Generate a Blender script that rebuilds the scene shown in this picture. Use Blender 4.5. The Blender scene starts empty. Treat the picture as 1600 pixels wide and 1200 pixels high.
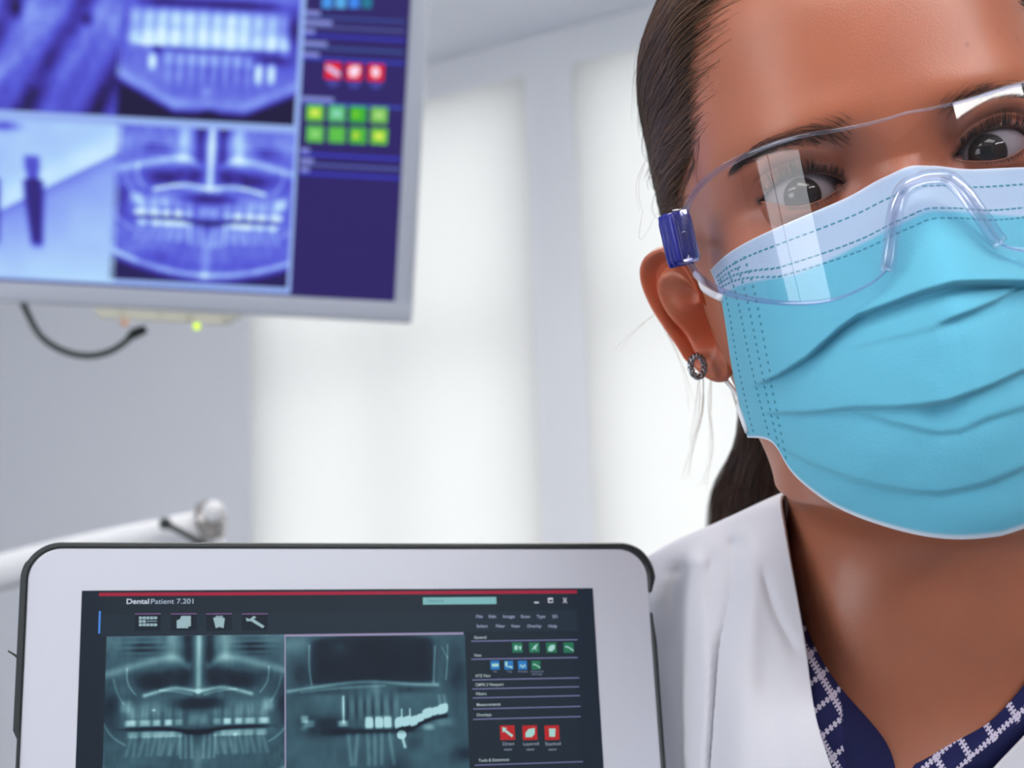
import bpy, bmesh, math, random
import numpy as np
from mathutils import Matrix, Vector
from mathutils.bvhtree import BVHTree
random.seed(7); np.random.seed(7)
D2R = math.pi/180
scene = bpy.context.scene
COL = scene.collection

# ------------------------------------------------------------------ camera
F = 2400.0                                   # focal length in pixels of the 1600 x 1200 frame
CAMPOS = np.array([0.0, 0.0, 1.35])
PITCH, ROLL = 8.2*D2R, -2.3*D2R
camR = np.array(Matrix.Rotation(math.pi/2+PITCH, 3, 'X') @ Matrix.Rotation(ROLL, 3, 'Z'))
cam = bpy.data.cameras.new('camera'); camo = bpy.data.objects.new('camera', cam); COL.objects.link(camo)
M4 = Matrix(camR.tolist()).to_4x4(); M4.translation = Vector(CAMPOS); camo.matrix_world = M4
cam.sensor_width = 36.0; cam.lens = 36.0*F/1600.0; cam.clip_start = 0.02
cam.dof.use_dof = True; cam.dof.focus_distance = 0.505; cam.dof.aperture_fstop = 11.5
scene.camera = camo

# ------------------------------------------------------------------ world, exposure
world = bpy.data.worlds.new('world'); scene.world = world; world.use_nodes = True
bg = world.node_tree.nodes['Background']
bg.inputs[0].default_value = (0.93, 0.96, 1.0, 1); bg.inputs[1].default_value = 6.6
scene.view_settings.view_transform = 'Standard'; scene.view_settings.look = 'None'
scene.view_settings.exposure = 0.0; scene.view_settings.gamma = 1.0
scene.view_settings.use_curve_mapping = False
try:
    scene.cycles.use_denoising = True; scene.cycles.use_light_tree = False
    scene.cycles.transparent_max_bounces = 24; scene.cycles.max_bounces = 7; scene.cycles.diffuse_bounces = 3; scene.cycles.glossy_bounces = 3
    scene.cycles.caustics_reflective = False; scene.cycles.caustics_refractive = False
except Exception: pass
LAMP_STRENGTH = 9.0

# ------------------------------------------------------------------ helpers
def c2w(p):                                   # camera coordinates (x right, y up, z back) to world
    return np.asarray(p) @ camR.T + CAMPOS
def un(px, py, d):                            # a pixel at depth d to a world point
    return c2w(np.array([(px-800)/F*d, -(py-600)/F*d, -d]))
def raydir(px, py):
    v = camR @ np.array([(px-800)/F, -(py-600)/F, -1.0]); return v
def lin(c):
    return tuple(((x/255)/12.92 if x/255 <= .04045 else ((x/255+.055)/1.055)**2.4) for x in c)
def lina(a):
    a = np.clip(np.asarray(a, float), 0, 1)
    return np.where(a <= .04045, a/12.92, ((a+.055)/1.055)**2.4)

def mesh_obj(name, verts, faces, mat=None, parent=None, smooth=True, uv=None, col=None, mats=None, fmat=None):
    me = bpy.data.meshes.new(name)
    verts = np.asarray(verts, dtype=np.float32)
    if isinstance(faces, np.ndarray) and len(verts):
        n, k = faces.shape
        me.vertices.add(len(verts)); me.vertices.foreach_set('co', verts.ravel())
        me.loops.add(n*k); me.loops.foreach_set('vertex_index', faces.astype(np.int32).ravel())
        me.polygons.add(n); me.polygons.foreach_set('loop_start', np.arange(0, n*k, k, dtype=np.int32))
        me.update(calc_edges=True)
    else:
        me.from_pydata([tuple(map(float, v)) for v in verts], [], [tuple(map(int, f)) for f in faces]); me.update()
    if smooth and len(me.polygons):
        me.polygons.foreach_set('use_smooth', np.ones(len(me.polygons), dtype=bool))
    if uv is not None:
        l = me.uv_layers.new(name='UVMap')
        vi = np.empty(len(me.loops), dtype=np.int32); me.loops.foreach_get('vertex_index', vi)
        l.data.foreach_set('uv', np.asarray(uv, dtype=np.float32)[vi].ravel())
    if col is not None:
        c = np.ones((len(verts), 4), dtype=np.float32); c[:, :3] = col
        at = me.color_attributes.new('tint', 'FLOAT_COLOR', 'POINT'); at.data.foreach_set('color', c.ravel())
    for m in (mats or ([mat] if mat else [])): me.materials.append(m)
    if fmat is not None: me.polygons.foreach_set('material_index', np.asarray(fmat, dtype=np.int32))
    me.validate(); me.update()
    o = bpy.data.objects.new(name, me); COL.objects.link(o)
    if parent is not None: setparent(o, parent)
    return o
def setparent(o, p):
    o.parent = p
    w = Matrix.Identity(4); q = p; chain = []
    while q is not None: chain.append(q); q = q.parent
    for q in reversed(chain): w = w @ q.matrix_parent_inverse @ q.matrix_basis if q.parent else w @ q.matrix_basis
    o.matrix_parent_inverse = w.inverted()
def empty(name, loc, label=None, cat=None, group=None):
    o = bpy.data.objects.new(name, None); COL.objects.link(o); o.location = Vector([float(x) for x in loc]); o.empty_display_size = .05
    tag(o, label, cat, group); return o
def tag(o, label=None, cat=None, group=None, kind=None):
    if label: o['label'] = label
    if cat: o['category'] = cat
    if group: o['group'] = group
    if kind: o['kind'] = kind
    return o
def gridfaces(nr, nc, closed=False, base=0):
    i = np.arange(nr-1)[:, None]; j = np.arange(nc if closed else nc-1)[None, :]
    a = base+i*nc+j; b = base+i*nc+(j+1) % nc
    return np.stack([a, b, b+nc, a+nc], -1).reshape(-1, 4)
def boxmesh(name, frame, x0, x1, y0, y1, z0, z1, mat, parent=None, bevel=0.0, seg=3):
    """box in a frame (origin, ex, ey, ez); bevelled"""
    o_, ex, ey, ez = frame
    bm = bmesh.new()
    vs = [bm.verts.new((x, y, z)) for z in (z0, z1) for y in (y0, y1) for x in (x0, x1)]
    for f in ((0, 2, 3, 1), (4, 5, 7, 6), (0, 1, 5, 4), (2, 6, 7, 3), (0, 4, 6, 2), (1, 3, 7, 5)): bm.faces.new([vs[k] for k in f])
    if bevel > 0: bmesh.ops.bevel(bm, geom=list(bm.edges), offset=bevel, segments=seg, affect='EDGES', profile=.5)
    bm.normal_update()
    R = np.array([ex, ey, ez]).T
    for v in bm.verts: v.co = Vector((R @ np.array(v.co)) + o_)
    if np.linalg.det(R) < 0: bmesh.ops.reverse_faces(bm, faces=list(bm.faces))
    me = bpy.data.meshes.new(name); bm.to_mesh(me); bm.free()
    if bevel > 0:
        for p in me.polygons: p.use_smooth = True
        try: me.set_sharp_from_angle(angle=40*D2R)
        except Exception: pass
    me.materials.append(mat)
    o = bpy.data.objects.new(name, me); COL.objects.link(o)
    if parent is not None: setparent(o, parent)
    return o
def tube_data(pts, rad, n=10, cap=True, flat=None):
    pts = np.asarray(pts, float); m = len(pts); rad = np.broadcast_to(np.asarray(rad, float), (m,))
    t = np.gradient(pts, axis=0); t /= np.linalg.norm(t, axis=1)[:, None]+1e-12
    ref = np.array([0, 0, 1.0]) if abs(t[0, 2]) < .9 else np.array([1.0, 0, 0])
    nrm = np.zeros_like(pts); v = ref-np.dot(ref, t[0])*t[0]; v /= np.linalg.norm(v)
    for i in range(m):
        v = v-np.dot(v, t[i])*t[i]; v /= np.linalg.norm(v)+1e-12; nrm[i] = v
    b = np.cross(t, nrm)
    a = np.arange(n)*2*math.pi/n
    V = pts[:, None, :]+rad[:, None, None]*(np.cos(a)[None, :, None]*nrm[:, None, :]+np.sin(a)[None, :, None]*b[:, None, :])
    V = V.reshape(-1, 3); Fc = [tuple(f) for f in gridfaces(m, n, True)]
    if cap:
        k = len(V); V = np.vstack([V, pts[0], pts[-1]])
        for j in range(n):
            Fc.append((k, (j+1) % n, j)); Fc.append((k+1, (m-1)*n+j, (m-1)*n+(j+1) % n))
    return V, Fc
def tube(name, pts, rad, mat, parent=None, n=10, **kw):
    V, Fc = tube_data(pts, rad, n); return mesh_obj(name, V, Fc, mat, parent)
def join_data(parts):
    V = []; Fc = []; k = 0
    for v, f in parts:
        V.append(np.asarray(v)); Fc += [tuple(int(i)+k for i in q) for q in f]; k += len(v)
    return np.vstack(V), Fc
def spline1(xk, yk, x):                       # natural cubic spline (last axis of yk may be vector)
    xk = np.asarray(xk, float); yk = np.asarray(yk, float); n = len(xk); h = np.diff(xk)
    A = np.eye(n); yk2 = yk.reshape(n, -1); B = np.zeros_like(yk2)
    for i in range(1, n-1):
        A[i, i-1:i+2] = h[i-1], 2*(h[i-1]+h[i]), h[i]
        B[i] = 6*((yk2[i+1]-yk2[i])/h[i]-(yk2[i]-yk2[i-1])/h[i-1])
    m = np.linalg.solve(A, B)
    x = np.asarray(x, float); xc = np.clip(x, xk[0], xk[-1]); k = np.clip(np.searchsorted(xk, xc)-1, 0, n-2)
    h_ = h[k][..., None]; t = (xc-xk[k])[..., None]; u = h_-t
    r = m[k]*u**3/(6*h_)+m[k+1]*t**3/(6*h_)+(yk2[k]/h_-m[k]*h_/6)*u+(yk2[k+1]/h_-m[k+1]*h_/6)*t
    return r.reshape(x.shape+yk.shape[1:])
def pchip1(xk, yk, x):
    return np.interp(x, xk, yk)
def resample(P, n, closed=False):             # smooth curve through points, n samples by arc length
    P = np.asarray(P, float)
    s = np.concatenate([[0], np.cumsum(np.linalg.norm(np.diff(P, axis=0), axis=1))])
    d = spline1(s, P, np.linspace(0, s[-1], 400)); s2 = np.concatenate([[0], np.cumsum(np.linalg.norm(np.diff(d, axis=0), axis=1))])
    q = np.linspace(0, s2[-1], n)
    return np.stack([np.interp(q, s2, d[:, k]) for k in range(P.shape[1])], -1)

# ------------------------------------------------------------------ materials
def mat(name, color, rough=.5, metal=0, spec=.5, noise=0, nscale=40, bump=0, bscale=200, emis=None, estr=1, sss=0, sssr=(1, .3, .15), sscale=.004, attr=False, coat=0, sheen=0):
    m = bpy.data.materials.new(name); m.use_nodes = True; nt = m.node_tree; P = nt.nodes['Principled BSDF']
    P.inputs['Base Color'].default_value = (*color, 1); P.inputs['Roughness'].default_value = rough
    P.inputs['Metallic'].default_value = metal; P.inputs['Specular IOR Level'].default_value = spec
    tc = nt.nodes.new('ShaderNodeTexCoord')
    src = None
    if noise:
        nz = nt.nodes.new('ShaderNodeTexNoise'); nz.inputs['Scale'].default_value = nscale; nz.inputs['Detail'].default_value = 5
        nt.links.new(tc.outputs['Object'], nz.inputs['Vector'])
        mr = nt.nodes.new('ShaderNodeMapRange'); mr.inputs[1].default_value = .25; mr.inputs[2].default_value = .75
        mr.inputs[3].default_value = 1-noise; mr.inputs[4].default_value = 1+noise
        nt.links.new(nz.outputs['Fac'], mr.inputs[0])
        mx = nt.nodes.new('ShaderNodeVectorMath'); mx.operation = 'SCALE'; mx.inputs[0].default_value = color
        nt.links.new(mr.outputs[0], mx.inputs['Scale']); src = mx.outputs[0]
    if attr:
        at = nt.nodes.new('ShaderNodeAttribute'); at.attribute_name = 'tint'
        if src is None: src = at.outputs['Color']
        else:
            mm = nt.nodes.new('ShaderNodeVectorMath'); mm.operation = 'MULTIPLY'
            nt.links.new(src, mm.inputs[0]); nt.links.new(at.outputs['Color'], mm.inputs[1]); src = mm.outputs[0]
    if src is not None: nt.links.new(src, P.inputs['Base Color'])
    if bump:
        nb = nt.nodes.new('ShaderNodeTexNoise'); nb.inputs['Scale'].default_value = bscale; nb.inputs['Detail'].default_value = 3
        nt.links.new(tc.outputs['Object'], nb.inputs['Vector'])
        bp = nt.nodes.new('ShaderNodeBump'); bp.inputs['Strength'].default_value = bump; bp.inputs['Distance'].default_value = .001
        nt.links.new(nb.outputs['Fac'], bp.inputs['Height']); nt.links.new(bp.outputs['Normal'], P.inputs['Normal'])
    if emis is not None:
        P.inputs['Emission Color'].default_value = (*emis, 1); P.inputs['Emission Strength'].default_value = estr
    if sss:
        P.inputs['Subsurface Weight'].default_value = sss; P.inputs['Subsurface Radius'].default_value = sssr; P.inputs['Subsurface Scale'].default_value = sscale
    if coat: P.inputs['Coat Weight'].default_value = coat
    if sheen: P.inputs['Sheen Weight'].default_value = sheen
    return m
def mat_screen(name, attr=True, color=(0, 0, 0), strength=1.0):
    m = bpy.data.materials.new(name); m.use_nodes = True; nt = m.node_tree; P = nt.nodes['Principled BSDF']
    P.inputs['Base Color'].default_value = (.004, .004, .005, 1); P.inputs['Roughness'].default_value = .35; P.inputs['Specular IOR Level'].default_value = .1
    P.inputs['Emission Strength'].default_value = strength; m.cycles.emission_sampling = 'NONE'
    if attr:
        at = nt.nodes.new('ShaderNodeAttribute'); at.attribute_name = 'tint'; nt.links.new(at.outputs['Color'], P.inputs['Emission Color'])
    else: P.inputs['Emission Color'].default_value = (*color, 1)
    return m
_sc = {}
def scol(rgb, strength=1.0):                  # a lit screen colour given as sRGB 0-255
    k = (tuple(rgb), strength)
    if k not in _sc: _sc[k] = mat_screen('screen_colour', False, lin(rgb), strength)
    return _sc[k]
def mat_clear(name, tint, ior=1.5, rough=.0, refl=1.0):
    m = bpy.data.materials.new(name); m.use_nodes = True; nt = m.node_tree
    for n in list(nt.nodes):
        if n.type != 'OUTPUT_MATERIAL': nt.nodes.remove(n)
    out = [n for n in nt.nodes if n.type == 'OUTPUT_MATERIAL'][0]
    tr = nt.nodes.new('ShaderNodeBsdfTransparent'); tr.inputs[0].default_value = (*tint, 1)
    gl = nt.nodes.new('ShaderNodeBsdfGlossy'); gl.inputs['Roughness'].default_value = rough; gl.inputs[0].default_value = (refl, refl, refl, 1)
    lw = nt.nodes.new('ShaderNodeLayerWeight'); lw.inputs[0].default_value = .5          # Schlick reflectance, same from both sides
    pw_ = nt.nodes.new('ShaderNodeMath'); pw_.operation = 'POWER'; pw_.inputs[1].default_value = 5
    f0 = ((ior-1)/(ior+1))**2; ma = nt.nodes.new('ShaderNodeMath'); ma.operation = 'MULTIPLY_ADD'; ma.inputs[1].default_value = 1-f0; ma.inputs[2].default_value = f0
    mx = nt.nodes.new('ShaderNodeMixShader')
    nt.links.new(lw.outputs['Facing'], pw_.inputs[0]); nt.links.new(pw_.outputs[0], ma.inputs[0])
    nt.links.new(ma.outputs[0], mx.inputs[0]); nt.links.new(tr.outputs[0], mx.inputs[1]); nt.links.new(gl.outputs[0], mx.inputs[2])
    nt.links.new(mx.outputs[0], out.inputs[0]); return m
def mat_glass(name, color, ior=1.45, rough=0.0):
    m = bpy.data.materials.new(name); m.use_nodes = True; P = m.node_tree.nodes['Principled BSDF']
    P.inputs['Base Color'].default_value = (*color, 1); P.inputs['Roughness'].default_value = rough
    P.inputs['Transmission Weight'].default_value = 1; P.inputs['IOR'].default_value = ior; return m
def mat_blind(name, color):
    m = bpy.data.materials.new(name); m.use_nodes = True; nt = m.node_tree
    for n in list(nt.nodes):
        if n.type != 'OUTPUT_MATERIAL': nt.nodes.remove(n)
    out = [n for n in nt.nodes if n.type == 'OUTPUT_MATERIAL'][0]
    a = nt.nodes.new('ShaderNodeBsdfTranslucent'); b = nt.nodes.new('ShaderNodeBsdfDiffuse'); mx = nt.nodes.new('ShaderNodeMixShader')
    a.inputs[0].default_value = (*color, 1); b.inputs[0].default_value = (.8, .8, .8, 1); mx.inputs[0].default_value = .45
    nt.links.new(a.outputs[0], mx.inputs[1]); nt.links.new(b.outputs[0], mx.inputs[2]); nt.links.new(mx.outputs[0], out.inputs[0]); return m

# ------------------------------------------------------------------ the room
WANG = 31.6*D2R
U = np.array([math.cos(WANG), -math.sin(WANG), 0.0]); NRM = np.array([-math.sin(WANG), -math.cos(WANG), 0.0]); ZUP = np.array([0, 0, 1.0])
W0 = np.array([0.04, 3.0, 0.0])
def wall_uz(px, py):
    d = raydir(px, py); t = np.dot(W0-CAMPOS, NRM)/np.dot(d, NRM); p = CAMPOS+t*d
    return np.dot(p-W0, U), p[2]
CEIL = wall_uz(806, 64)[1]
UL, UR, NB = -3.3, 3.1, 5.2
M_wall = mat('wall_paint', lin((228, 235, 247)), .85, noise=.015, nscale=3, bump=.08, bscale=300)
M_wallg = mat('grey_wall_paint', lin((118, 122, 130)), .85, noise=.03, nscale=3)
M_wallw = mat('window_wall_paint', lin((227, 230, 236)), .85, noise=.015, nscale=3)
M_ceil = mat('ceiling_paint', lin((232, 236, 246)), .9, noise=.01, nscale=2)
M_floor = mat('floor_vinyl', lin((176, 178, 182)), .35, noise=.05, nscale=12)
M_trim = mat('trim_paint', lin((214, 214, 216)), .5)
M_frame = mat('window_frame_paint', lin((200, 200, 206)), .55, noise=.01)
M_blind = mat_blind('blind_fabric', (.585, .585, .57))
WF = (W0, U, ZUP, NRM)                        # frame of the window wall: x along, y up, z into the room
u_l = wall_uz(392, 660)[0]; u_r = wall_uz(834, 470)[0]; u2_l = wall_uz(910, 470)[0]; pw = u_r-u_l
z_t1 = wall_uz(740, 140)[1]; z_t2 = wall_uz(950, 82)[1]; z_top = .5*(z_t1+z_t2); z_bot = 0.86
u2_r = u2_l+pw
def struct(o): o['kind'] = 'structure'; return o
def wallmesh(name, holes, m, fr, x0, x1, y0, y1, th=.14):
    """a wall slab with rectangular openings, built as boxes around them in one mesh"""
    xs = sorted({x0, x1, *[h[0] for h in holes], *[h[1] for h in holes]}); ys = sorted({y0, y1, *[h[2] for h in holes], *[h[3] for h in holes]})
    o_, ex, ey, ez = fr; R = np.array([ex, ey, ez]).T; parts = []
    for i in range(len(xs)-1):
        for j in range(len(ys)-1):
            cx, cy = (xs[i]+xs[i+1])/2, (ys[j]+ys[j+1])/2
            if any(h[0] < cx < h[1] and h[2] < cy < h[3] for h in holes): continue
            v = np.array([(x, y, z) for z in (-th, 0) for y in (ys[j], ys[j+1]) for x in (xs[i], xs[i+1])]) @ R.T+o_
            parts.append((v, [(0, 2, 3, 1), (4, 5, 7, 6), (0, 1, 5, 4), (2, 6, 7, 3), (0, 4, 6, 2), (1, 3, 7, 5)]))
    V, Fc = join_data(parts); return struct(mesh_obj(name, V, Fc, m, smooth=False))
wallmesh('wall_front', [(u_l, u_r, z_bot, z_top), (u2_l, u2_r, z_bot, z_top)], M_wallw, WF, UL, UR, 0, CEIL)
LF = (W0+U*UL, NRM, ZUP, U)                   # left wall: x along NRM
wallmesh('wall_left', [], M_wall, LF, 0, NB, 0, CEIL)
BW = (UR-.35, UR+1.75, 0.8, 2.15)              # window in the wall behind the camera
RW = (NB-4.95, NB-4.15, .8, 2.15)              # narrow window on the right
RF = (W0+U*UR+NRM*NB, -NRM, ZUP, -U)
wallmesh('wall_right', [RW], M_wallg, RF, 0, NB, 0, CEIL)
BF = (W0+U*UR+NRM*NB, -U, ZUP, -NRM)
wallmesh('wall_back', [BW], M_wallg, BF, 0, UR-UL, 0, CEIL)
FLF = (W0, U, NRM, ZUP)
struct(boxmesh('floor', FLF, UL-.1, UR+.1, -.1, NB+.1, -.1, 0, M_floor))
struct(boxmesh('ceiling', FLF, UL-.1, UR+.1, -.1, NB+.1, CEIL, CEIL+.1, M_ceil))
struct(boxmesh('baseboard_front', WF, UL, UR, 0, .09, 0, .014, M_trim))
struct(boxmesh('baseboard_left', LF, .02, NB, 0, .09, 0, .014, M_trim))
def window(name, fr, x0, x1, y0, y1, mun_x, mun_y, blind=True):
    e = empty(name, fr[0]+fr[1]*(x0+x1)/2+fr[2]*y0); e['kind'] = 'structure'
    w = .028
    for nm, a in (('window_frame', (x0, x0+w, y0, y1)), ('window_frame', (x1-w, x1, y0, y1)), ('window_frame', (x0+w, x1-w, y1-w, y1)), ('window_frame', (x0+w, x1-w, y0, y0+w))):
        boxmesh(nm, fr, *a, -.12, -.05, M_frame, e, .003, 1)
    for x in mun_x: boxmesh('muntin', fr, x-.012, x+.012, y0+w, y1-w, -.10, -.066, M_frame, e)
    for y in mun_y: boxmesh('muntin', fr, x0+w, x1-w, y-.012, y+.012, -.10, -.066, M_frame, e)
    if blind: boxmesh('blind', fr, x0-.001, x1+.001, y0-.001, y1+.001, -.0025, -.002, M_blind, e)
    boxmesh('window_sill', fr, x0-.04, x1+.04, y0-.03, y0, -.04, .06, M_trim, e, .004, 2)
    return e
um = wall_uz(606, 640)[0]; zm = wall_uz(715, 528)[1]
window('window_1', WF, u_l, u_r, z_bot, z_top, [um], [zm])
window('window_2', WF, u2_l, u2_r, z_bot, z_top, [(u2_l+u2_r)/2], [zm])
window('window_3', BF, *BW, [UR+1.0], [], blind=False)
window('window_4', RF, *RW, [], [1.5])
# ceiling light panels
M_lamp = mat('lamp_diffuser', (.9, .9, .9), .5, emis=(1, .96, .9), estr=LAMP_STRENGTH)
M_lampf = mat('lamp_frame', (.75, .75, .76), .4)
def ceiling_light(u, n, lu, ln, label):
    p = W0+U*u+NRM*n; fr = (np.array([p[0], p[1], CEIL]), U, NRM, -ZUP)
    e = empty('ceiling_light', fr[0], label, 'lamp', 'ceiling light panels')
    boxmesh('lamp_frame', fr, -lu/2-.02, lu/2+.02, -ln/2-.02, ln/2+.02, .0, .03, M_lampf, e, .003, 1)
    for s in (-1, 1): boxmesh('diffuser', fr, s*lu/4-lu/4+.004, s*lu/4+lu/4-.004, -ln/2, ln/2, .0295, .036, M_lamp, e)
    return e
ceiling_light(1.95, 3.15, 1.2, .6, 'white ceiling light panel above and behind the camera')
ceiling_light(0.45, 4.0, 1.2, .6, 'white ceiling light panel nearest the left wall window')
ceiling_light(1.0, 1.3, 1.2, .6, 'white ceiling light panel nearest the window wall')
M_lampw = mat('wall_lamp_diffuser', (.9, .9, .9), .5, emis=(1, .98, .96), estr=26.0)
_x0, _x1 = NB-3.42, NB-1.95
wl = empty('wall_light', RF[0]+RF[1]*(_x0+_x1)/2+RF[2]*2.26, 'long white wall light high on the right wall', 'lamp')
boxmesh('lamp_frame', RF, _x0-.02, _x1+.02, 2.26, 2.44, 0, .05, M_lampf, wl, .004, 1)
for a in (0, 1): boxmesh('diffuser', RF, _x0+a*(_x1-_x0)/2+.004, _x0+(a+1)*(_x1-_x0)/2-.004, 2.275, 2.425, .0495, .058, M_lampw, wl)

# ------------------------------------------------------------------ flat frames (tablet, monitor)
class Plane:
    """a flat thing standing in the room: local x to the right, y up, z out of its face"""
    def __init__(s, o, ex, eup):
        s.o = np.asarray(o, float); s.ex = np.asarray(ex)/np.linalg.norm(ex)
        e = np.asarray(eup)-np.dot(eup, s.ex)*s.ex; s.ey = e/np.linalg.norm(e); s.ez = np.cross(s.ex, s.ey)
    @property
    def fr(s): return (s.o, s.ex, s.ey, s.ez)
    def T(s, px, py):
        d = raydir(px, py); t = np.dot(s.o-CAMPOS, s.ez)/np.dot(d, s.ez); p = CAMPOS+t*d-s.o
        return np.array([np.dot(p, s.ex), np.dot(p, s.ey)])
    def W(s, a, b, z=0.0):
        a = np.asarray(a, float); return s.o+np.multiply.outer(a, s.ex)+np.multiply.outer(np.asarray(b, float), s.ey)+np.multiply.outer(np.broadcast_to(z, a.shape), s.ez)
    def poly(s, name, pts, z, m, parent, th=.0002):     # thin raised flat shape from local points
        n = len(pts); pts = np.asarray(pts, float)
        if sum(pts[i, 0]*pts[(i+1) % n, 1]-pts[(i+1) % n, 0]*pts[i, 1] for i in range(n)) < 0: pts = pts[::-1]
        V = np.vstack([s.W(pts[:, 0], pts[:, 1], z+th), s.W(pts[:, 0], pts[:, 1], z)])
        Fc = [tuple(range(n))]+[(i, i+n, (i+1) % n+n, (i+1) % n) for i in range(n)]
        return mesh_obj(name, V, Fc, m, parent, smooth=False)
    def rect(s, name, x0, y0, x1, y1, z, m, parent, th=.0002):   # pixel rectangle
        a = s.T(x0, (y0+y1)/2)[0]; c = s.T(x1, (y0+y1)/2)[0]; b = s.T((x0+x1)/2, y0)[1]; d = s.T((x0+x1)/2, y1)[1]
        return s.poly(name, [(a, d), (c, d), (c, b), (a, b)], z, m, parent, th)
    def ppoly(s, name, pp, z, m, parent, th=.0002): return s.poly(name, [s.T(*p) for p in pp], z, m, parent, th)
    def text(s, name, txt, px, py, h, z, m, parent, bold=0.0, align='LEFT', wpx=None):
        cu = bpy.data.curves.new(name, 'FONT'); cu.body = txt; cu.size = 1.0; cu.align_x = align; cu.offset = bold
        o = bpy.data.objects.new('tmp', cu); COL.objects.link(o)
        me = bpy.data.meshes.new_from_object(o); bpy.data.objects.remove(o); bpy.data.curves.remove(cu)
        V = np.array([v.co[:] for v in me.vertices]); Fc = [tuple(p.vertices) for p in me.polygons]; bpy.data.meshes.remove(me)
        p0 = s.T(px, py); sc = abs(s.T(px, py-h)[1]-p0[1])/.73; sx = sc
        if wpx: sx = abs(s.T(px+wpx, py)[0]-p0[0])/max(1e-6, V[:, 0].max()-V[:, 0].min())
        return mesh_obj(name, s.W(p0[0]+V[:, 0]*sx, p0[1]+V[:, 1]*sc, z), Fc, m, parent, smooth=False)
    def picture(s, name, x0, y0, x1, y1, nx, ny, fn, z, m, parent):   # a lit picture on the screen: fine grid, colour per point
        a0, a1 = s.T(x0, (y0+y1)/2)[0], s.T(x1, (y0+y1)/2)[0]; b0, b1 = s.T((x0+x1)/2, y0)[1], s.T((x0+x1)/2, y1)[1]
        u, v = np.meshgrid(np.linspace(0, 1, nx), np.linspace(0, 1, ny))
        V = s.W((a0+(a1-a0)*u).ravel(), (b0+(b1-b0)*v).ravel(), z)
        c = fn(x0+(x1-x0)*u, y0+(y1-y0)*v).reshape(-1, 3)
        f = gridfaces(ny, nx)[:, ::-1].copy()
        return mesh_obj(name, V, f, m, parent, smooth=False, col=lina(c))

# ---- drawing of the x-ray pictures (density fields over picture coordinates)
def gb(X, Y, x, y, sx, sy, a, p=2.0): return a*np.exp(-(np.abs((X-x)/sx)**p+np.abs((Y-y)/sy)**p))
def stroke(X, Y, pts, w, a):
    P = resample(pts, 40) if len(pts) > 2 else np.linspace(pts[0], pts[1], 12)
    d = np.full(X.shape, 1e9)
    for i in range(len(P)-1):
        A = P[i]; B = P[i+1]; ab = B-A; t = np.clip(((X-A[0])*ab[0]+(Y-A[1])*ab[1])/(ab@ab+1e-9), 0, 1)
        d = np.minimum(d, (X-A[0]-t*ab[0])**2+(Y-A[1]-t*ab[1])**2)
    return a*np.exp(-d/w**2)
_rs = np.random.RandomState(3); _lat = _rs.rand(64, 64)
def vnoise(x, y):
    xi = np.floor(x).astype(int); yi = np.floor(y).astype(int); fx = x-xi; fy = y-yi; fx = fx*fx*(3-2*fx); fy = fy*fy*(3-2*fy)
    g = lambda i, j: _lat[i % 64, j % 64]
    return (g(xi, yi)*(1-fx)+g(xi+1, yi)*fx)*(1-fy)+(g(xi, yi+1)*(1-fx)+g(xi+1, yi+1)*fx)*fy-.5
def cmap(v, stops):
    v = np.clip(v, 0, 1); k = [s[0] for s in stops]
    return np.stack([np.interp(v, k, [s[1][c]/255 for s in stops]) for c in range(3)], -1)
TEAL = [(0, (17, 27, 40)), (.2, (27, 43, 58)), (.45, (58, 92, 106)), (.7, (102, 144, 153)), (.88, (140, 182, 190)), (1, (168, 212, 220))]
BLUE = [(0, (30, 24, 62)), (.2, (58, 46, 150)), (.45, (84, 88, 214)), (.7, (132, 156, 242)), (.88, (176, 214, 252)), (1, (214, 242, 255))]
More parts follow.
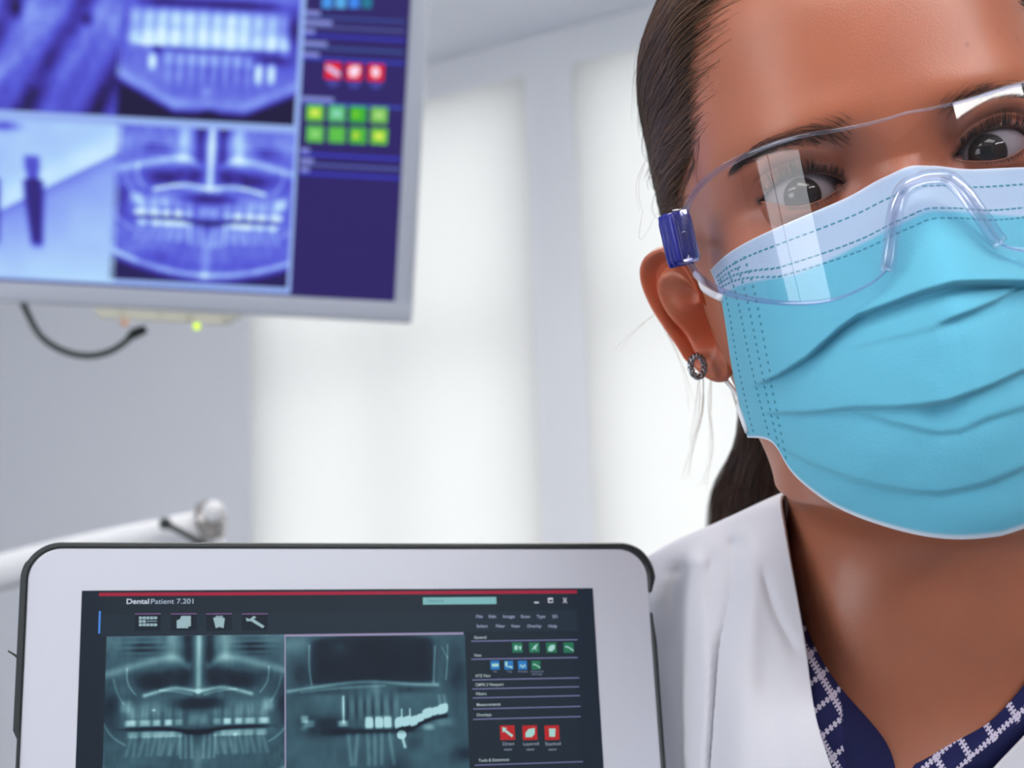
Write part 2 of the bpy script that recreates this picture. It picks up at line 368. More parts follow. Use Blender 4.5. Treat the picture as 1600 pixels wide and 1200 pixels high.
def pano_a(X, Y):
    v = .40+.10*vnoise(X/30, Y/22)+.06*vnoise(X/9, Y/11)+.04*vnoise(X/4, Y/16)
    dx = X-307; S = np.abs(dx)
    up = 1/(1+np.exp((Y-1085)/4)); low = 1-up
    v += .12*np.exp(-((Y-1000)/20)**2)
    v += .42*np.exp(-(dx/5)**2)*1/(1+np.exp((Y-1080)/3))                           # septum
    v -= .36*np.exp(-((S-17)/8)**2)*1/(1+np.exp((Y-1040)/8))
    v += .22*np.exp(-((S-42)/10)**2)*1/(1+np.exp((Y-1036)/8))
    v -= .28*(np.exp(-((S-88)/26)**2))*np.exp(-((Y-1012)/12)**2)*(1+.6*np.sin(Y*.7))*.8
    for s in (-1, 1):
        xm = lambda a: 307+s*a
        v += stroke(X, Y, [(xm(146), 1054), (xm(105), 1042), (xm(62), 1031), (xm(35), 1030), (xm(18), 1042)], 7, .26)
        v -= gb(X, Y, xm(68), 1066, 32, 15, .34, 2.6); v -= gb(X, Y, xm(24), 1060, 13, 20, .28); v -= gb(X, Y, xm(45), 1052, 9, 9, .12)
        v += stroke(X, Y, [(xm(84), 1088), (xm(60), 1081), (xm(36), 1077), (xm(16), 1080), (xm(0), 1083)], 3.4, .46)
        v += stroke(X, Y, [(xm(60), 1080), (xm(38), 1082), (xm(10), 1088)], 2.2, .2)
        v += stroke(X, Y, [(xm(112), 1045), (xm(109), 1070), (xm(98), 1086)], 1.6, .22)
        v += stroke(X, Y, [(xm(132), 1062), (xm(125), 1085), (xm(116), 1100)], 2, .16)
        v -= gb(X, Y, xm(138), 1108, 17, 34, .22)
        v += stroke(X, Y, [(xm(146), 1130), (xm(130), 1152), (xm(112), 1164)], 1.8, .2)
        v += gb(X, Y, xm(112), 1105, 10, 10, .26, 3); v += gb(X, Y, xm(84), 1112, 30, 14, .14, 3)
        for k, (x, a) in enumerate([(104, .5), (82, .45), (64, .5), (46, .58), (30, .3)]):
            v += gb(X, Y, xm(x), 1131, 9.2 if k < 2 else 6.6, 5.2, a, 4)
            v += gb(X, Y, xm(x-2), 1118, 3.5, 12, .16); v += gb(X, Y, xm(x+4), 1116, 2.5, 12, .12)
        v += gb(X, Y, xm(8), 1127, 8, 9, .2, 3)
        for x, a in [(100, .34), (80, .36), (62, .4), (46, .4), (32, .3)]:
            v += gb(X, Y, xm(x), 1149, 9, 5, a, 4)
            for q in (-4, 3): v += stroke(X, Y, [(xm(x+q), 1154), (xm(x+q*1.6+5), 1180)], 3.2, .13)
        for x in (10, 19, 27): v += stroke(X, Y, [(xm(x), 1152), (xm(x-1), 1186)], 2.8, .18)
    v -= gb(X, Y, 309, 1102, 38, 9, .3, 3)
    yg = 1140+7*np.exp(-(dx/34)**2)
    v -= .40*np.exp(-((Y-yg)/2.6)**2)*np.exp(-(S/112)**8)
    v -= gb(X, Y, 309, 1147, 26, 6, .26)
    v += .16*np.exp(-(dx/8)**2)*low*np.clip((Y-1158)/20, 0, 1)
    v += gb(X, Y, 238, 1111, 3, 2, .4); v += gb(X, Y, 366, 1152, 3, 3, .3)
    v -= .10*np.clip((Y-1195)/25, 0, 1)*np.exp(-((S-75)/40)**2)
    arc = 1246-(S/150)**2*42                                                        # lower border of the jaw
    v += .28*np.exp(-((Y-arc+4)/5)**2); v = np.where(Y > arc, v*np.clip(1-(Y-arc)/14, .02, 1), v)
    return v
def pano_b(X, Y):
    v = .42+.10*vnoise(X/34+9, Y/26)+.05*vnoise(X/8, Y/12+5)
    inside = 1/(1+np.exp(-(X-487)/4))/(1+np.exp((X-678)/4))/(1+np.exp(-(Y-(1000-8*np.sin((X-484)/194*3.14)))/3))/(1+np.exp((Y-1070)/2.5))
    v = v*(1-inside)+inside*(.07+.05*vnoise(X/22, Y/18))
    v += gb(X, Y, 532, 1012, 16, 12, .16)
    v -= gb(X, Y, 470, 1055, 14, 28, .22); v -= gb(X, Y, 716, 1058, 18, 40, .2); v += gb(X, Y, 450, 1005, 34, 12, .14)
    v += stroke(X, Y, [(483, 1008), (483, 1045), (486, 1070)], 1.6, .28); v += stroke(X, Y, [(682, 1012), (680, 1040), (678, 1070)], 1.6, .3)
    v += stroke(X, Y, [(702, 1010), (701, 1040), (698, 1066)], 1.4, .24); v += stroke(X, Y, [(693, 1014), (702, 1032)], 1.3, .2)
    v += stroke(X, Y, [(450, 1080), (500, 1073), (580, 1067), (640, 1072), (684, 1074)], 3, .34); v += stroke(X, Y, [(470, 1082), (540, 1076), (600, 1074)], 2, .16)
    v -= gb(X, Y, 510, 1082, 34, 5, .14); v -= gb(X, Y, 640, 1081, 30, 6, .18); v += gb(X, Y, 586, 1080, 8, 14, .14)
    v -= gb(X, Y, 504, 1137, 40, 17, .24, 3); v -= .30*np.exp(-((Y-1145)/5)**2)*np.exp(-((X-580)/70)**6)
    for x in (534, 548, 562, 574, 588, 602, 618): v += gb(X, Y, x, 1108, 4, 20, .13, 3)
    for x in (541, 555, 568, 581, 595, 610): v -= gb(X, Y, x, 1108, 2.4, 20, .12)
    v += gb(X, Y, 475, 1124, 6, 6, .42, 4); v += gb(X, Y, 482, 1131, 9, 6, .34, 4); v += gb(X, Y, 474, 1138, 6, 5, .2)
    v += stroke(X, Y, [(535, 1090), (535, 1130)], 1.8, .5); v += gb(X, Y, 534, 1132, 8, 5, .5, 4)
    for x in (575, 590, 603): v += gb(X, Y, x, 1132, 7, 9.5, .75, 5)
    for x in (582.5, 597): v -= stroke(X, Y, [(x, 1124), (x, 1140)], 1.2, .4)
    br = [(622, 1131), (642, 1130), (652, 1126), (668, 1119), (696, 1113)]
    d = np.zeros_like(X)
    for x, y, a, b in ((621, 1133, 6.5, 9), (633, 1131, 8, 8), (645, 1131, 7, 8.5), (655, 1126, 7, 6.5), (667, 1119, 9, 8), (679, 1116, 6, 6.5), (691, 1113, 9, 8)): d = np.maximum(d, np.exp(-(np.abs((X-x)/a)**3.2+np.abs((Y-y+.25*(X-x))/b)**3.2)))
    v += .7/(1+np.exp(-(d-.42)/.08))
    v -= stroke(X, Y, [(x, y+11) for x, y in br], 3, .45)
    for x in (626, 639): v += stroke(X, Y, [(x, 1112), (x, 1126)], 1.5, .5)
    for x in (686, 694): v += stroke(X, Y, [(x, 1092), (x+2, 1108)], 3, .18)
    v += np.where((X-625)**2+(Y-1152)**2 < 52, .6, 0); v += stroke(X, Y, [(626, 1155), (630, 1171)], 2.4, .6)
    v += gb(X, Y, 668, 1141, 9, 5, .34, 3); v += gb(X, Y, 694, 1134, 14, 7, .16, 3); v -= gb(X, Y, 645, 1165, 12, 14, .14)
    for x, x2 in ((542, 546), (556, 552), (572, 573), (583, 583), (594, 593), (606, 612)): v += stroke(X, Y, [(x, 1150), (x2, 1196)], 3.4, .17)
    v -= gb(X, Y, 725, 1185, 22, 12, .2); v -= gb(X, Y, 620, 1215, 24, 30, .14)
    arc = 1262-((X-590)/150)**2*46
    v = np.where(Y > arc, v*np.clip(1-(Y-arc)/16, .05, 1), v)
    return v
def pano_c(X, Y):                                                                    # row of teeth above a pointed chin
    v = .54+.12*vnoise(X/40, Y/30)+.06*vnoise(X/10, Y/14); dx = X-327; S = np.abs(dx)
    v -= .45*np.exp(-((Y-2)/9)**2)*np.exp(-(S/110)**6)
    v -= gb(X, Y, 452, 40, 12, 34, .45); v -= gb(X, Y, 198, 42, 8, 40, .2)
    v += .30*np.exp(-((Y-46)/32)**6)*np.exp(-(S/122)**8)
    for k in range(12):
        x = 327+(k-5.5)*20.5
        v += gb(X, Y, x, 58+1.5*abs(k-5.5), 8.6, 13+2*(k%3), .15+.035*(k%4), 3); v -= gb(X, Y, x+10, 46, 2.6, 26, .13); v += gb(X, Y, x, 28, 5, 14, .12)
    yg = 77+4*np.cos(dx/60)
    v -= .30*np.exp(-((Y-yg)/3)**2)*np.exp(-(S/120)**8)
    for k in range(8):
        x = 327+(k-3.5)*17
        v += gb(X, Y, x, 95, 7, 10, .2, 4); v += gb(X, Y, x, 120, 4, 18, .14); v -= gb(X, Y, x+8.5, 110, 1.8, 22, .1)
    v -= gb(X, Y, 420, 90, 26, 9, .42); v -= gb(X, Y, 250, 82, 7, 7, .4)
    v += gb(X, Y, 243, 101, 6, 14, .5, 3); v += gb(X, Y, 232, 72, 14, 6, .3); v += gb(X, Y, 402, 114, 6, 18, .5, 4); v += gb(X, Y, 421, 112, 6, 18, .46, 4)
    v += gb(X, Y, 327, 148, 7, 9, .2)
    arc = np.where(dx < 0, 176-np.clip((S-48), 0, 200)*.56, 176-np.clip((S-58), 0, 200)*.50)
    v += .15*np.exp(-((Y-arc+8)/9)**2); v = np.where(Y > arc, v*np.clip(1-(Y-arc)/12, .0, 1), v)
    v -= gb(X, Y, 331, 186, 12, 10, .4)
    return v
def roots_d(X, Y):                                                                   # slanted roots, close view
    s = X+.42*(Y-90)
    v = .40-.10*np.clip((Y-60)/120, 0, 1)+.17*np.sin(s/17)+.09*np.sin(s/8.2+1)+.08*vnoise(X/14, Y/30)+.08*vnoise(X/4, Y/5)
    v += .14*np.exp(-((Y-20)/24)**2); v -= gb(X, Y, 24, 14, 9, 16, .4); v -= gb(X, Y, 130, 22, 10, 12, .45)
    v += stroke(X, Y, [(2, 120), (30, 90), (52, 50)], 12, .12); v += stroke(X, Y, [(64, 130), (92, 100), (100, 60)], 12, .14)
    return v
def implant_e(X, Y):                                                                 # screw implant in pale bone
    e = Y-(332-(X)*.62)
    v = .84+.04*vnoise(X/30, Y/30)-.18*np.exp(-np.clip(e, 0, 300)/70)*(e > 0)-.12*np.exp(-(np.clip(e, 0, 300)/16)**2)*(e > 0)
    v += .10*np.exp(-((e+16)/26)**2); v += .06*np.clip((Y-360)/80, 0, 1)
    v -= gb(X, Y, 0, 190, 22, 8, .4)
    for xo in (0, -66):
        cx = 44+xo+(Y-235)*.105; w = np.where(Y < 262, 11, np.where(Y < 278, 9, 14.5-np.clip(Y-300, 0, 90)*.075))+np.where((Y > 280) & (Y < 380), 1.6*np.sin(Y*1.15), 0)
        body = 1/(1+np.exp((np.abs(X-cx)-w)/1.6))/(1+np.exp(-(Y-238)/1.5))/(1+np.exp((Y-386)/2.5))
        v = v*(1-body)+body*np.where(Y < 275, .40, .14)
    return v

# ------------------------------------------------------------------ tablet
def unc(px, py, d): return np.array([(px-800)/F*d, -(py-600)/F*d, -d])
dT = .554
pTL = c2w(unc(128, 923, dT))
_V = np.array([-375.0, 7920.0, -2400.0]); _V /= np.linalg.norm(_V)                   # the tablet's long upright edges meet there
_n = np.cross(unc(128, 923, 1), unc(926, 919, 1)); _e = np.cross(_n, _V); _e *= np.sign(_e[0])/np.linalg.norm(_e)
TP = Plane(pTL, camR @ _e, camR @ _V)
M_tabw = mat('tablet_white_glass', lin((196, 200, 214)), .28, spec=.45)
M_case = mat('case_black_rubber', lin((26, 34, 38)), .45, bump=.1, bscale=900)
M_alu = mat('tablet_silver_edge', lin((170, 172, 180)), .35, metal=.6)
lt, rt = TP.T(38, 1020)[0], TP.T(1021, 1020)[0]; tt = TP.T(530, 857)[1]; hh = (rt-lt)*186/241
bt = tt-hh
tab = empty('tablet', TP.W(np.array((lt+rt)/2), np.array(bt)), 'white tablet in a black case showing two dental x-rays', 'tablet')
def rounded(x0, x1, y0, y1, r, n=10):
    P = []
    for cx, cy, a0 in ((x1-r, y1-r, 0), (x0+r, y1-r, 90), (x0+r, y0+r, 180), (x1-r, y0+r, 270)):
        for i in range(n+1):
            a = (a0+90*i/n)*D2R; P.append((cx+r*math.cos(a), cy+r*math.sin(a)))
    return np.array(P)
def slab(name, P, outl, z0, z1, m, parent, bev=.0006):
    """slab of a rounded outline with a softened front edge"""
    c = outl.mean(0); n = len(outl); V = []
    def ring(off, z):
        d = outl-c; q = outl-np.sign(d)*np.minimum(np.abs(d), off); V.append(P.W(q[:, 0], q[:, 1], z))
    for off, z in ((0, z0), (0, z1-bev), (bev*.3, z1-bev*.3), (bev, z1)): ring(off, z)
    Fc = [tuple(int(x) for x in f) for f in gridfaces(4, n, True)]
    Fc += [tuple(range(3*n, 4*n)), tuple(range(n-1, -1, -1))]
    return mesh_obj(name, np.vstack(V), Fc, m, parent, smooth=False)
slab('front_glass', TP, rounded(lt, rt, bt, tt, .0115), -.0075, 0.0, M_tabw, tab)
# case: back shell plus a rim around the edge, open at one stretch on the right
cw = .0022
ct = TP.T(530, 848)[1]-tt
slab('case_back', TP, rounded(lt-.0015, rt+.0015, bt-.0015, tt+.0012, .0125), -.0105, -.0072, M_case, tab)
def rim(name, pts, wid, m, zs=(-.0095, .0006)):
    pts = np.asarray(pts, float); t = np.gradient(pts, axis=0); t /= np.linalg.norm(t, axis=1)[:, None]; nr = np.stack([t[:, 1], -t[:, 0]], 1)
    wid = np.broadcast_to(np.asarray(wid, float), (len(pts),))
    V = []; prof = [(0, zs[0]), (0, zs[1]-.0006), (.25, zs[1]), (.75, zs[1]), (1, zs[1]-.0008), (1, zs[0])]
    for f, z in prof: q = pts+nr*(wid*f)[:, None]; V.append(TP.W(q[:, 0], q[:, 1], z))
    V = np.stack(V, 1).reshape(-1, 3); k = len(prof)
    Fc = [tuple(int(x) for x in f) for f in gridfaces(len(pts), k, True)]+[tuple(range(k)), tuple(range((len(pts)-1)*k+k-1, (len(pts)-1)*k-1, -1))]
    return mesh_obj(name, V, Fc, m, tab, smooth=False)
O = rounded(lt, rt, bt, tt, .0115, 14)        # goes TR corner (right->top), TL, BL, BR
n1 = 15
yl = TP.T(22, 1155)[1]; yr0 = TP.T(1018, 925)[1]; yr1 = TP.T(1018, 957)[1]
seg_top = np.vstack([[(rt, yr0)], [(rt, yr0+.004)], O[0:n1], np.linspace(O[n1-1], O[n1], 20)[1:-1], O[n1:2*n1], np.linspace(O[2*n1-1], (lt, yl), 20)[1:]])
wseg = np.full(len(seg_top), ct); wseg[2:10] = .0031; wseg[0] = .0012; wseg[1] = .0026; wseg[10:22] = np.linspace(.0031, ct, 12); wseg[-24:-1] = .0026; wseg[-1] = .0012
rim('case_rim', seg_top, wseg, M_case)
seg_l = np.vstack([[(lt, yl)], np.linspace((lt, yl-.002), (lt, bt+.0115), 10), O[2*n1:3*n1], np.linspace(O[3*n1-1], O[3*n1], 20)[1:-1], O[3*n1:4*n1], np.linspace((rt, bt+.012), (rt, yr1), 14)])
ws = np.full(len(seg_l), .0012); ws[30:] = .0018; ws[-1] = .0007
rim('case_rim', seg_l, ws, M_case)
th = [TP.T(28, 1027), TP.T(22, 1022), TP.T(12, 1016)]
tube('loose_thread', [TP.W(np.array(p[0]), np.array(p[1]), -.002) for p in th], [.0005, .0004, .0003], M_case, tab, 5)
# screen
M_pic = mat_screen('xray_picture', True, strength=1.0)
scr = TP.rect('screen', 128, 921, 930, 1480, .00005, scol((29, 40, 53)), tab, .0001)
sb = [TP.T(128, 923), TP.T(926, 919)]
sb0, sb1 = sb[0][0], sb[1][0]; sbt = TP.T(527, 921)[1]; sbb = sbt-(sb1-sb0)*.75
bpy.data.objects.remove(scr)
scr = TP.poly('screen', [(sb0, sbb), (sb1, sbb), (sb1, sbt), (sb0, sbt)], .00005, scol((28, 39, 52)), tab, .0001)
Z1, Z2, Z3 = .00022, .00072, .00092
TP.rect('window_panel', 155, 927, 905, 1500, Z1-.0001, scol((30, 42, 53)), scr, .0001)
TP.rect('title_rule', 155, 924.5, 901, 929.5, Z1, scol((158, 36, 62)), scr)
TP.rect('active_marker', 154, 955, 157, 990, Z1, scol((74, 136, 220)), scr)
TP.rect('toolbar', 158, 957, 902, 990, Z1, scol((33, 47, 60)), scr, .0001)
TP.text('title_text', 'Dental', 197, 944, 8.2, Z2, scol((196, 206, 222)), scr, .018, wpx=35)
TP.text('title_text', 'Patient 7.201', 235, 944, 8.2, Z2, scol((176, 190, 212)), scr, 0, wpx=66)
ICON = (150, 178, 186)
for k, x in enumerate((231, 287, 342, 398)):
    TP.rect('tool_button', x-20, 959, x+20, 985, Z1+.0001, scol((24, 35, 46)), scr); TP.rect('button_line', x-20, 959, x+20, 960.4, Z2, scol((124, 92, 140)), scr)
for r in range(3):
    for c in range(5 if r != 1 else 2): TP.rect('list_icon', 217+c*5.8, 964+r*5.4, 221.8+c*5.8, 968+r*5.4, Z2, scol(ICON), scr)
    TP.rect('list_icon', 217+(29 if r != 1 else 12), 965+r*5.4, 245, 966.6+r*5.4, Z2, scol((120, 146, 166)), scr)
TP.ppoly('copy_icon', [(283, 963), (298, 963), (298, 979), (294, 979), (294, 982), (276, 982), (276, 970), (281, 968)], Z2, scol(ICON), scr)
TP.ppoly('coat_icon', [(333, 966), (337, 965), (347, 965), (351, 967), (349, 982), (343, 980), (337, 982)], Z2, scol(ICON), scr)
TP.rect('coat_icon', 337, 963, 348, 964.4, Z2, scol(ICON), scr)
TP.ppoly('hammer_icon', [(384, 966), (390, 968), (396, 963), (400, 965), (396, 968), (413, 979), (410, 982), (392, 971), (385, 971)], Z2, scol(ICON), scr)
TP.rect('search_box', 660.5, 933.5, 775, 944.5, Z1+.0001, scol((122, 178, 182)), scr)
TP.text('search_text', 'Search', 668, 941.6, 5.4, Z2, scol((84, 128, 140)), scr, wpx=24)
W_ = (205, 205, 225)
TP.rect('minimise_icon', 834, 941, 841, 943, Z2, scol(W_), scr)
TP.rect('maximise_icon', 856, 934.5, 863.5, 942, Z1+.0001, scol(W_), scr); TP.rect('maximise_icon', 857.2, 937.4, 862.3, 940.8, Z2, scol((28, 44, 60)), scr)
TP.text('close_icon', 'X', 879, 942.5, 8, Z2, scol(W_), scr, .02, wpx=7)
TXT = (160, 172, 200)
for t, x, w in (('File', 743, 10), ('Edit', 763, 11), ('Image', 785, 18), ('Scan', 813, 14), ('Type', 838, 13), ('3D', 862, 8)): TP.text('menu_text', t, x, 966, 5, Z2, scol(TXT), scr, .006, wpx=w)
for t, x, w in (('Select', 744, 17), ('Filter', 774, 14), ('View', 798, 14), ('Overlay', 823, 22), ('Help', 856, 13)): TP.text('menu_text', t, x, 981, 5, Z2, scol(TXT), scr, .006, wpx=w)
for t, y, w, dx in (('General', 1000, 19, 0), ('View', 1028, 12, 0), ('XYZ View', 1060, 24, 2), ('CMPR 2 Viewport', 1074, 44, 2), ('Filters', 1088, 16, 3), ('Measurements', 1105, 37, 4), ('Overlays', 1121, 23, 4), ('Tools & Extensions', 1192, 48, 7)):
    TP.text('section_text', t, 740+dx, y-1.5, 4.6, Z2, scol((168, 186, 190)), scr, .014, wpx=w)
    TP.rect('section_rule', 736+dx*.8, y+.2, 902+dx*1.2, y+1.7, Z1+.0001, scol((116, 118, 160)), scr)
def icon(x, y, s, rgb, kind):
    TP.rect('icon_tile', x-s, y-s, x+s, y+s, Z1+.0001, scol(rgb), scr)
    c = scol((160, 205, 200)); k = s/8.0
    g = {'a': [(-5, -3), (0, -3), (0, 4), (-5, 4)], 'b': [(-5, 5), (-1, -2), (5, -6), (2, 2), (4, 5), (0, 2)], 'c': [(-5, 0), (-1, -4), (5, -4), (5, 2), (1, 6), (-5, 6)], 'd': [(-6, -2), (-2, -2), (7, 4), (7, 6), (-2, 0), (-6, 0)],
         'e': [(-6, -2.5), (6, -2.5), (6, 3), (-6, 3)], 'f': [(-7, -6), (-3, -6), (-3, 2), (6, 2), (6, 6), (-7, 2)], 'g': [(-6, 4), (-3, -2), (0, 4), (3, -2), (6, 4), (3, 2), (0, 6), (-3, 2)],
         'h': [(-6, -6), (-1, -5), (-2.5, -3.5), (6, 3), (4.5, 5), (-4, -1.5), (-5.5, 0)], 'i': [(-5, 0), (-1.5, -4), (5, -5), (5, 1), (2, 5), (-5, 5)], 'j': [(-3.5, -4.5), (3.5, -4.5), (3, 4.5), (-3, 4.5)]}[kind]
    TP.ppoly('icon_glyph', [(x+a*k, y+b*k) for a, b in g], Z2, c, scr)
    if kind == 'a': TP.ppoly('icon_glyph', [(x+a*k, y+b*k) for a, b in [(2, -2), (6, -2), (5, 4), (3, 4)]], Z2, c, scr)
GR, BL_, RD = (38, 112, 84), (40, 118, 186), (176, 38, 42)
for x, k in ((808, 'a'), (834.5, 'b'), (861, 'c'), (888, 'd')): icon(x, 1012, 7.8, GR, k)
for x, k, c in ((773, 'e', BL_), (794.5, 'f', BL_), (816, 'g', BL_), (837, 'd', GR)): icon(x, 1039.5, 6.8, c, k)
for t, x, w, y in (('Ax', 770, 6, 1051), ('Top', 791, 8, 1051), ('Rotate', 809, 14, 1051), ('Advanced', 828, 20, 1051), ('settings', 830, 16, 1055)): TP.text('icon_text', t, x, y, 3.4, Z2, scol((120, 132, 160)), scr, wpx=w)
for x, k, t, w in ((792.5, 'h', 'Direct', 18), (827.5, 'i', 'Layered', 24), (862, 'j', 'Stacked', 24)):
    icon(x, 1145, 11.3, RD, k)
    TP.text('icon_text', t, x-w/2+1, 1165, 5.2, Z2, scol((150, 160, 180)), scr, wpx=w); TP.text('icon_text', 'view', x-6, 1173, 4, Z2, scol((150, 160, 180)), scr, wpx=13)
TP.rect('picture_border', 159.5, 991.5, 733, 1500, Z1, scol((146, 140, 172)), scr)
xr = TP.picture('xray_picture', 162, 993.5, 444.3, 1290, 380, 400, lambda X, Y: cmap(pano_a(X, Y), TEAL), Z2, M_pic, scr)
xr['label'] = 'teal panoramic dental x-ray with full tooth rows'
xr = TP.picture('xray_picture', 446.6, 993.5, 731, 1290, 380, 400, lambda X, Y: cmap(pano_b(X, Y), TEAL), Z2, M_pic, scr)
xr['label'] = 'teal dental x-ray with bright crowns and bridge'

# ------------------------------------------------------------------ monitor on the dental unit
dM = 1.23; a_ = 3.05*D2R
mo = un(642, 505, dM)
m_ex = camR @ np.array([math.cos(a_), -math.sin(a_), 0]); m_ey = camR @ np.array([math.sin(a_), math.cos(a_), 0])
MP = Plane(mo, m_ex, m_ey); ms = dM/F                                               # metres per pixel on its face
M_mon = mat('monitor_grey_plastic', lin((164, 170, 184)), .42, spec=.4)
M_cable = mat('black_cable_rubber', lin((24, 34, 36)), .5)
M_barp = mat('control_bar_plastic', lin((190, 190, 176)), .4)
Wm, Hm = 790*ms, 715*ms
mon = empty('monitor', MP.W(np.array(-Wm/2), np.array(0.0)), 'grey-framed monitor showing blue dental x-rays on the left', 'monitor')
sl, sr, sbm, stm = -Wm+27*ms, -27*ms, 32*ms, Hm-27*ms
def frame_bar(x0, x1, y0, y1): boxmesh('bezel', MP.fr, x0, x1, y0, y1, -.012, .003, M_mon, mon, .0022, 3)
frame_bar(-Wm, 0, 0, sbm); frame_bar(-Wm, 0, stm, Hm); frame_bar(-Wm, sl, sbm-.003, stm+.003); frame_bar(sr, 0, sbm-.003, stm+.003)
boxmesh('back_shell', MP.fr, -Wm+.002, -.002, .002, Hm-.002, -.055, -.010, M_mon, mon, .008, 3)
SB = 1.0
ms_ = MP.poly('screen', [(sl, sbm), (sr, sbm), (sr, stm), (sl, stm)], -.004, scol((46, 36, 102), SB), mon, .002)
zA, zB, zC = -.0018, -.0014, -.0010
M_picb = mat_screen('blue_xray_picture', True, strength=1.0)
def lp(x, y):                                  # straightened pixel coordinates on the monitor face (origin at its lower right corner)
    a, b = MP.T(x, y); return a/ms, b/ms
def mrect(name, cx0, cy0, cx1, cy1, z, m, parent=None):
    return MP.poly(name, [(cx0*ms, cy0*ms), (cx1*ms, cy0*ms), (cx1*ms, cy1*ms), (cx0*ms, cy1*ms)], z, m, parent or ms_, .0003)
def mpic(name, x0, y0, x1, y1, nx, ny, fn, z):
    (l0, t0), (l1, b1) = lp(x0, y0), lp(x1, y1)
    u, v = np.meshgrid(np.linspace(0, 1, nx), np.linspace(0, 1, ny))
    V = MP.W(((l0+(l1-l0)*u)*ms).ravel(), ((t0+(b1-t0)*v)*ms).ravel(), z)
    return mesh_obj(name, V, gridfaces(ny, nx)[:, ::-1].copy(), M_picb, ms_, smooth=False, col=lina(fn(x0+(x1-x0)*u, y0+(y1-y0)*v).reshape(-1, 3)))
# white-blue backing that shows as the lines between pictures
(lx, ly), (lx2, ly2) = lp(-110, -60), lp(453, 459)
mrect('picture_border', lx, ly2, lx2, ly+60, zA, scol((150, 178, 240)))
mpic('xray_picture', -100, -62, 184, 181, 150, 130, lambda X, Y: cmap(roots_d(X, Y), BLUE), zB)['label'] = 'blue close-up x-ray of tooth roots'
mpic('xray_picture', 190, -60, 459, 196, 200, 190, lambda X, Y: cmap(pano_c(X, Y), BLUE), zB)['label'] = 'blue panoramic x-ray with bright teeth above the chin'
mpic('xray_picture', -115, 180, 178, 441, 200, 190, lambda X, Y: cmap(implant_e(X, Y), BLUE), zB)['label'] = 'pale blue x-ray of a screw implant'
mpic('xray_picture', 182, 193, 448, 450, 220, 210, lambda X, Y: cmap(pano_a(307+(X-325)/.97, 1083+(Y-293)/.9)*1.16+.05, BLUE), zB)['label'] = 'blue panoramic x-ray with jaw border at the bottom'
# sidebar
def mlr(name, x0, y0, x1, y1, z, rgb):
    cx, cy = lp((x0+x1)/2, (y0+y1)/2); w = abs(x1-x0)/2; h = abs(y1-y0)/2
    return mrect(name, cx-w, cy-h, cx+w, cy+h, z, scol(rgb, SB))
for y, c, tw in ((25, (58, 76, 148), 26), (40, (78, 86, 150), 45), (54, (56, 60, 190), 18), (73, (60, 84, 150), 38), (90, (56, 66, 190), 26), (160, (62, 80, 186), 50), (240, (62, 64, 200), 14), (256, (86, 96, 170), 20), (270, (60, 64, 200), 14)):
    x0 = 473-(y-20)*.022; x1 = 634-(y)*.033
    mlr('section_rule', x0, y-2+4, x1, y+2+4, zA, c); mlr('section_tab', x0+1, y-9, x0+1+tw, y-2, zA, (132, 140, 212))
for x, c in ((511, (70, 150, 232)), (532, (86, 170, 232)), (553, (60, 136, 236)), (573, (36, 120, 150))): mlr('icon_tile', x-8, -6, x+8, 12, zB, c)
for x, y in ((520, 110), (553, 112), (587, 113)):
    mlr('icon_tile', x-12.5, y-13, x+12.5, y+13, zB, (232, 28, 48)); mlr('icon_label', x-11, y+16, x+11, y+20, zB, (74, 74, 168)); mlr('icon_label', x-6, y+21, x+6, y+25, zB, (74, 74, 168))
def mpoly(name, pts, rgb): MP.poly(name, [MP.T(*p) for p in pts], zC, scol(rgb, SB), ms_, .0003)
mpoly('icon_glyph', [(509, 102), (517, 103), (531, 113), (531, 119), (524, 118), (510, 108)], (214, 190, 232))
mpoly('icon_glyph', [(545, 107), (551, 103), (561, 103), (562, 112), (557, 120), (546, 119)], (252, 220, 240)); mpoly('icon_glyph', [(581, 107), (586, 104), (592, 107), (593, 117), (587, 121), (581, 117)], (252, 220, 240))
for r, y in enumerate((176, 209)):
    for k, x in enumerate((492, 526, 559, 592)):
        c = [[(112, 200, 60), (90, 190, 110), (62, 178, 52), (112, 190, 80)], [(96, 190, 80), (88, 186, 72), (80, 184, 60), (110, 196, 60)]][r][k]
        mlr('icon_tile', x-13, y-12.5+k*1.2, x+13, y+12.5+k*1.2, zB, c)
        g = [[(216, 236, 90), (140, 214, 190), (120, 204, 40), (170, 216, 130)], [(140, 212, 120), (96, 194, 78), (190, 222, 60), (220, 236, 90)]][r][k]
        mlr('icon_glyph', x-7, y-5+k*1.2, x+(7 if k != 2 else 1), y+5+k*1.2, zC, g)
# control bar, lamp, cable
def mb(name, x0, y0, x1, y1, z0, z1, m, bev):
    (l0, t0), (l1, b1) = lp(x0, y0), lp(x1, y1)
    return boxmesh(name, MP.fr, l0*ms, l1*ms, (b1)*ms, t0*ms, z0, z1, m, mon, bev, 2)
o_ = lp(146, 489); p_ = lp(372, 505)
bar = [(o_[0], -2), (p_[0], -2), (p_[0]-28, -17), (o_[0]+10, -17)]
V = np.vstack([MP.W(np.array([p[0]*ms for p in bar]), np.array([p[1]*ms for p in bar]), z) for z in (.001, -.03)])
mesh_obj('control_bar', V, [(0, 3, 2, 1), (4, 5, 6, 7), (0, 1, 5, 4), (1, 2, 6, 5), (2, 3, 7, 6), (3, 0, 4, 7)], M_barp, mon, smooth=False)
M_joint = mat('bar_seam', lin((150, 148, 130)), .5)
for x in (190, 250, 293, 300, 350): 
    c = lp(x, 503); boxmesh('bar_button', MP.fr, (c[0]-1.2)*ms, (c[0]+1.2)*ms, -15.5*ms, -4*ms, .0005, .0014, M_joint, mon)
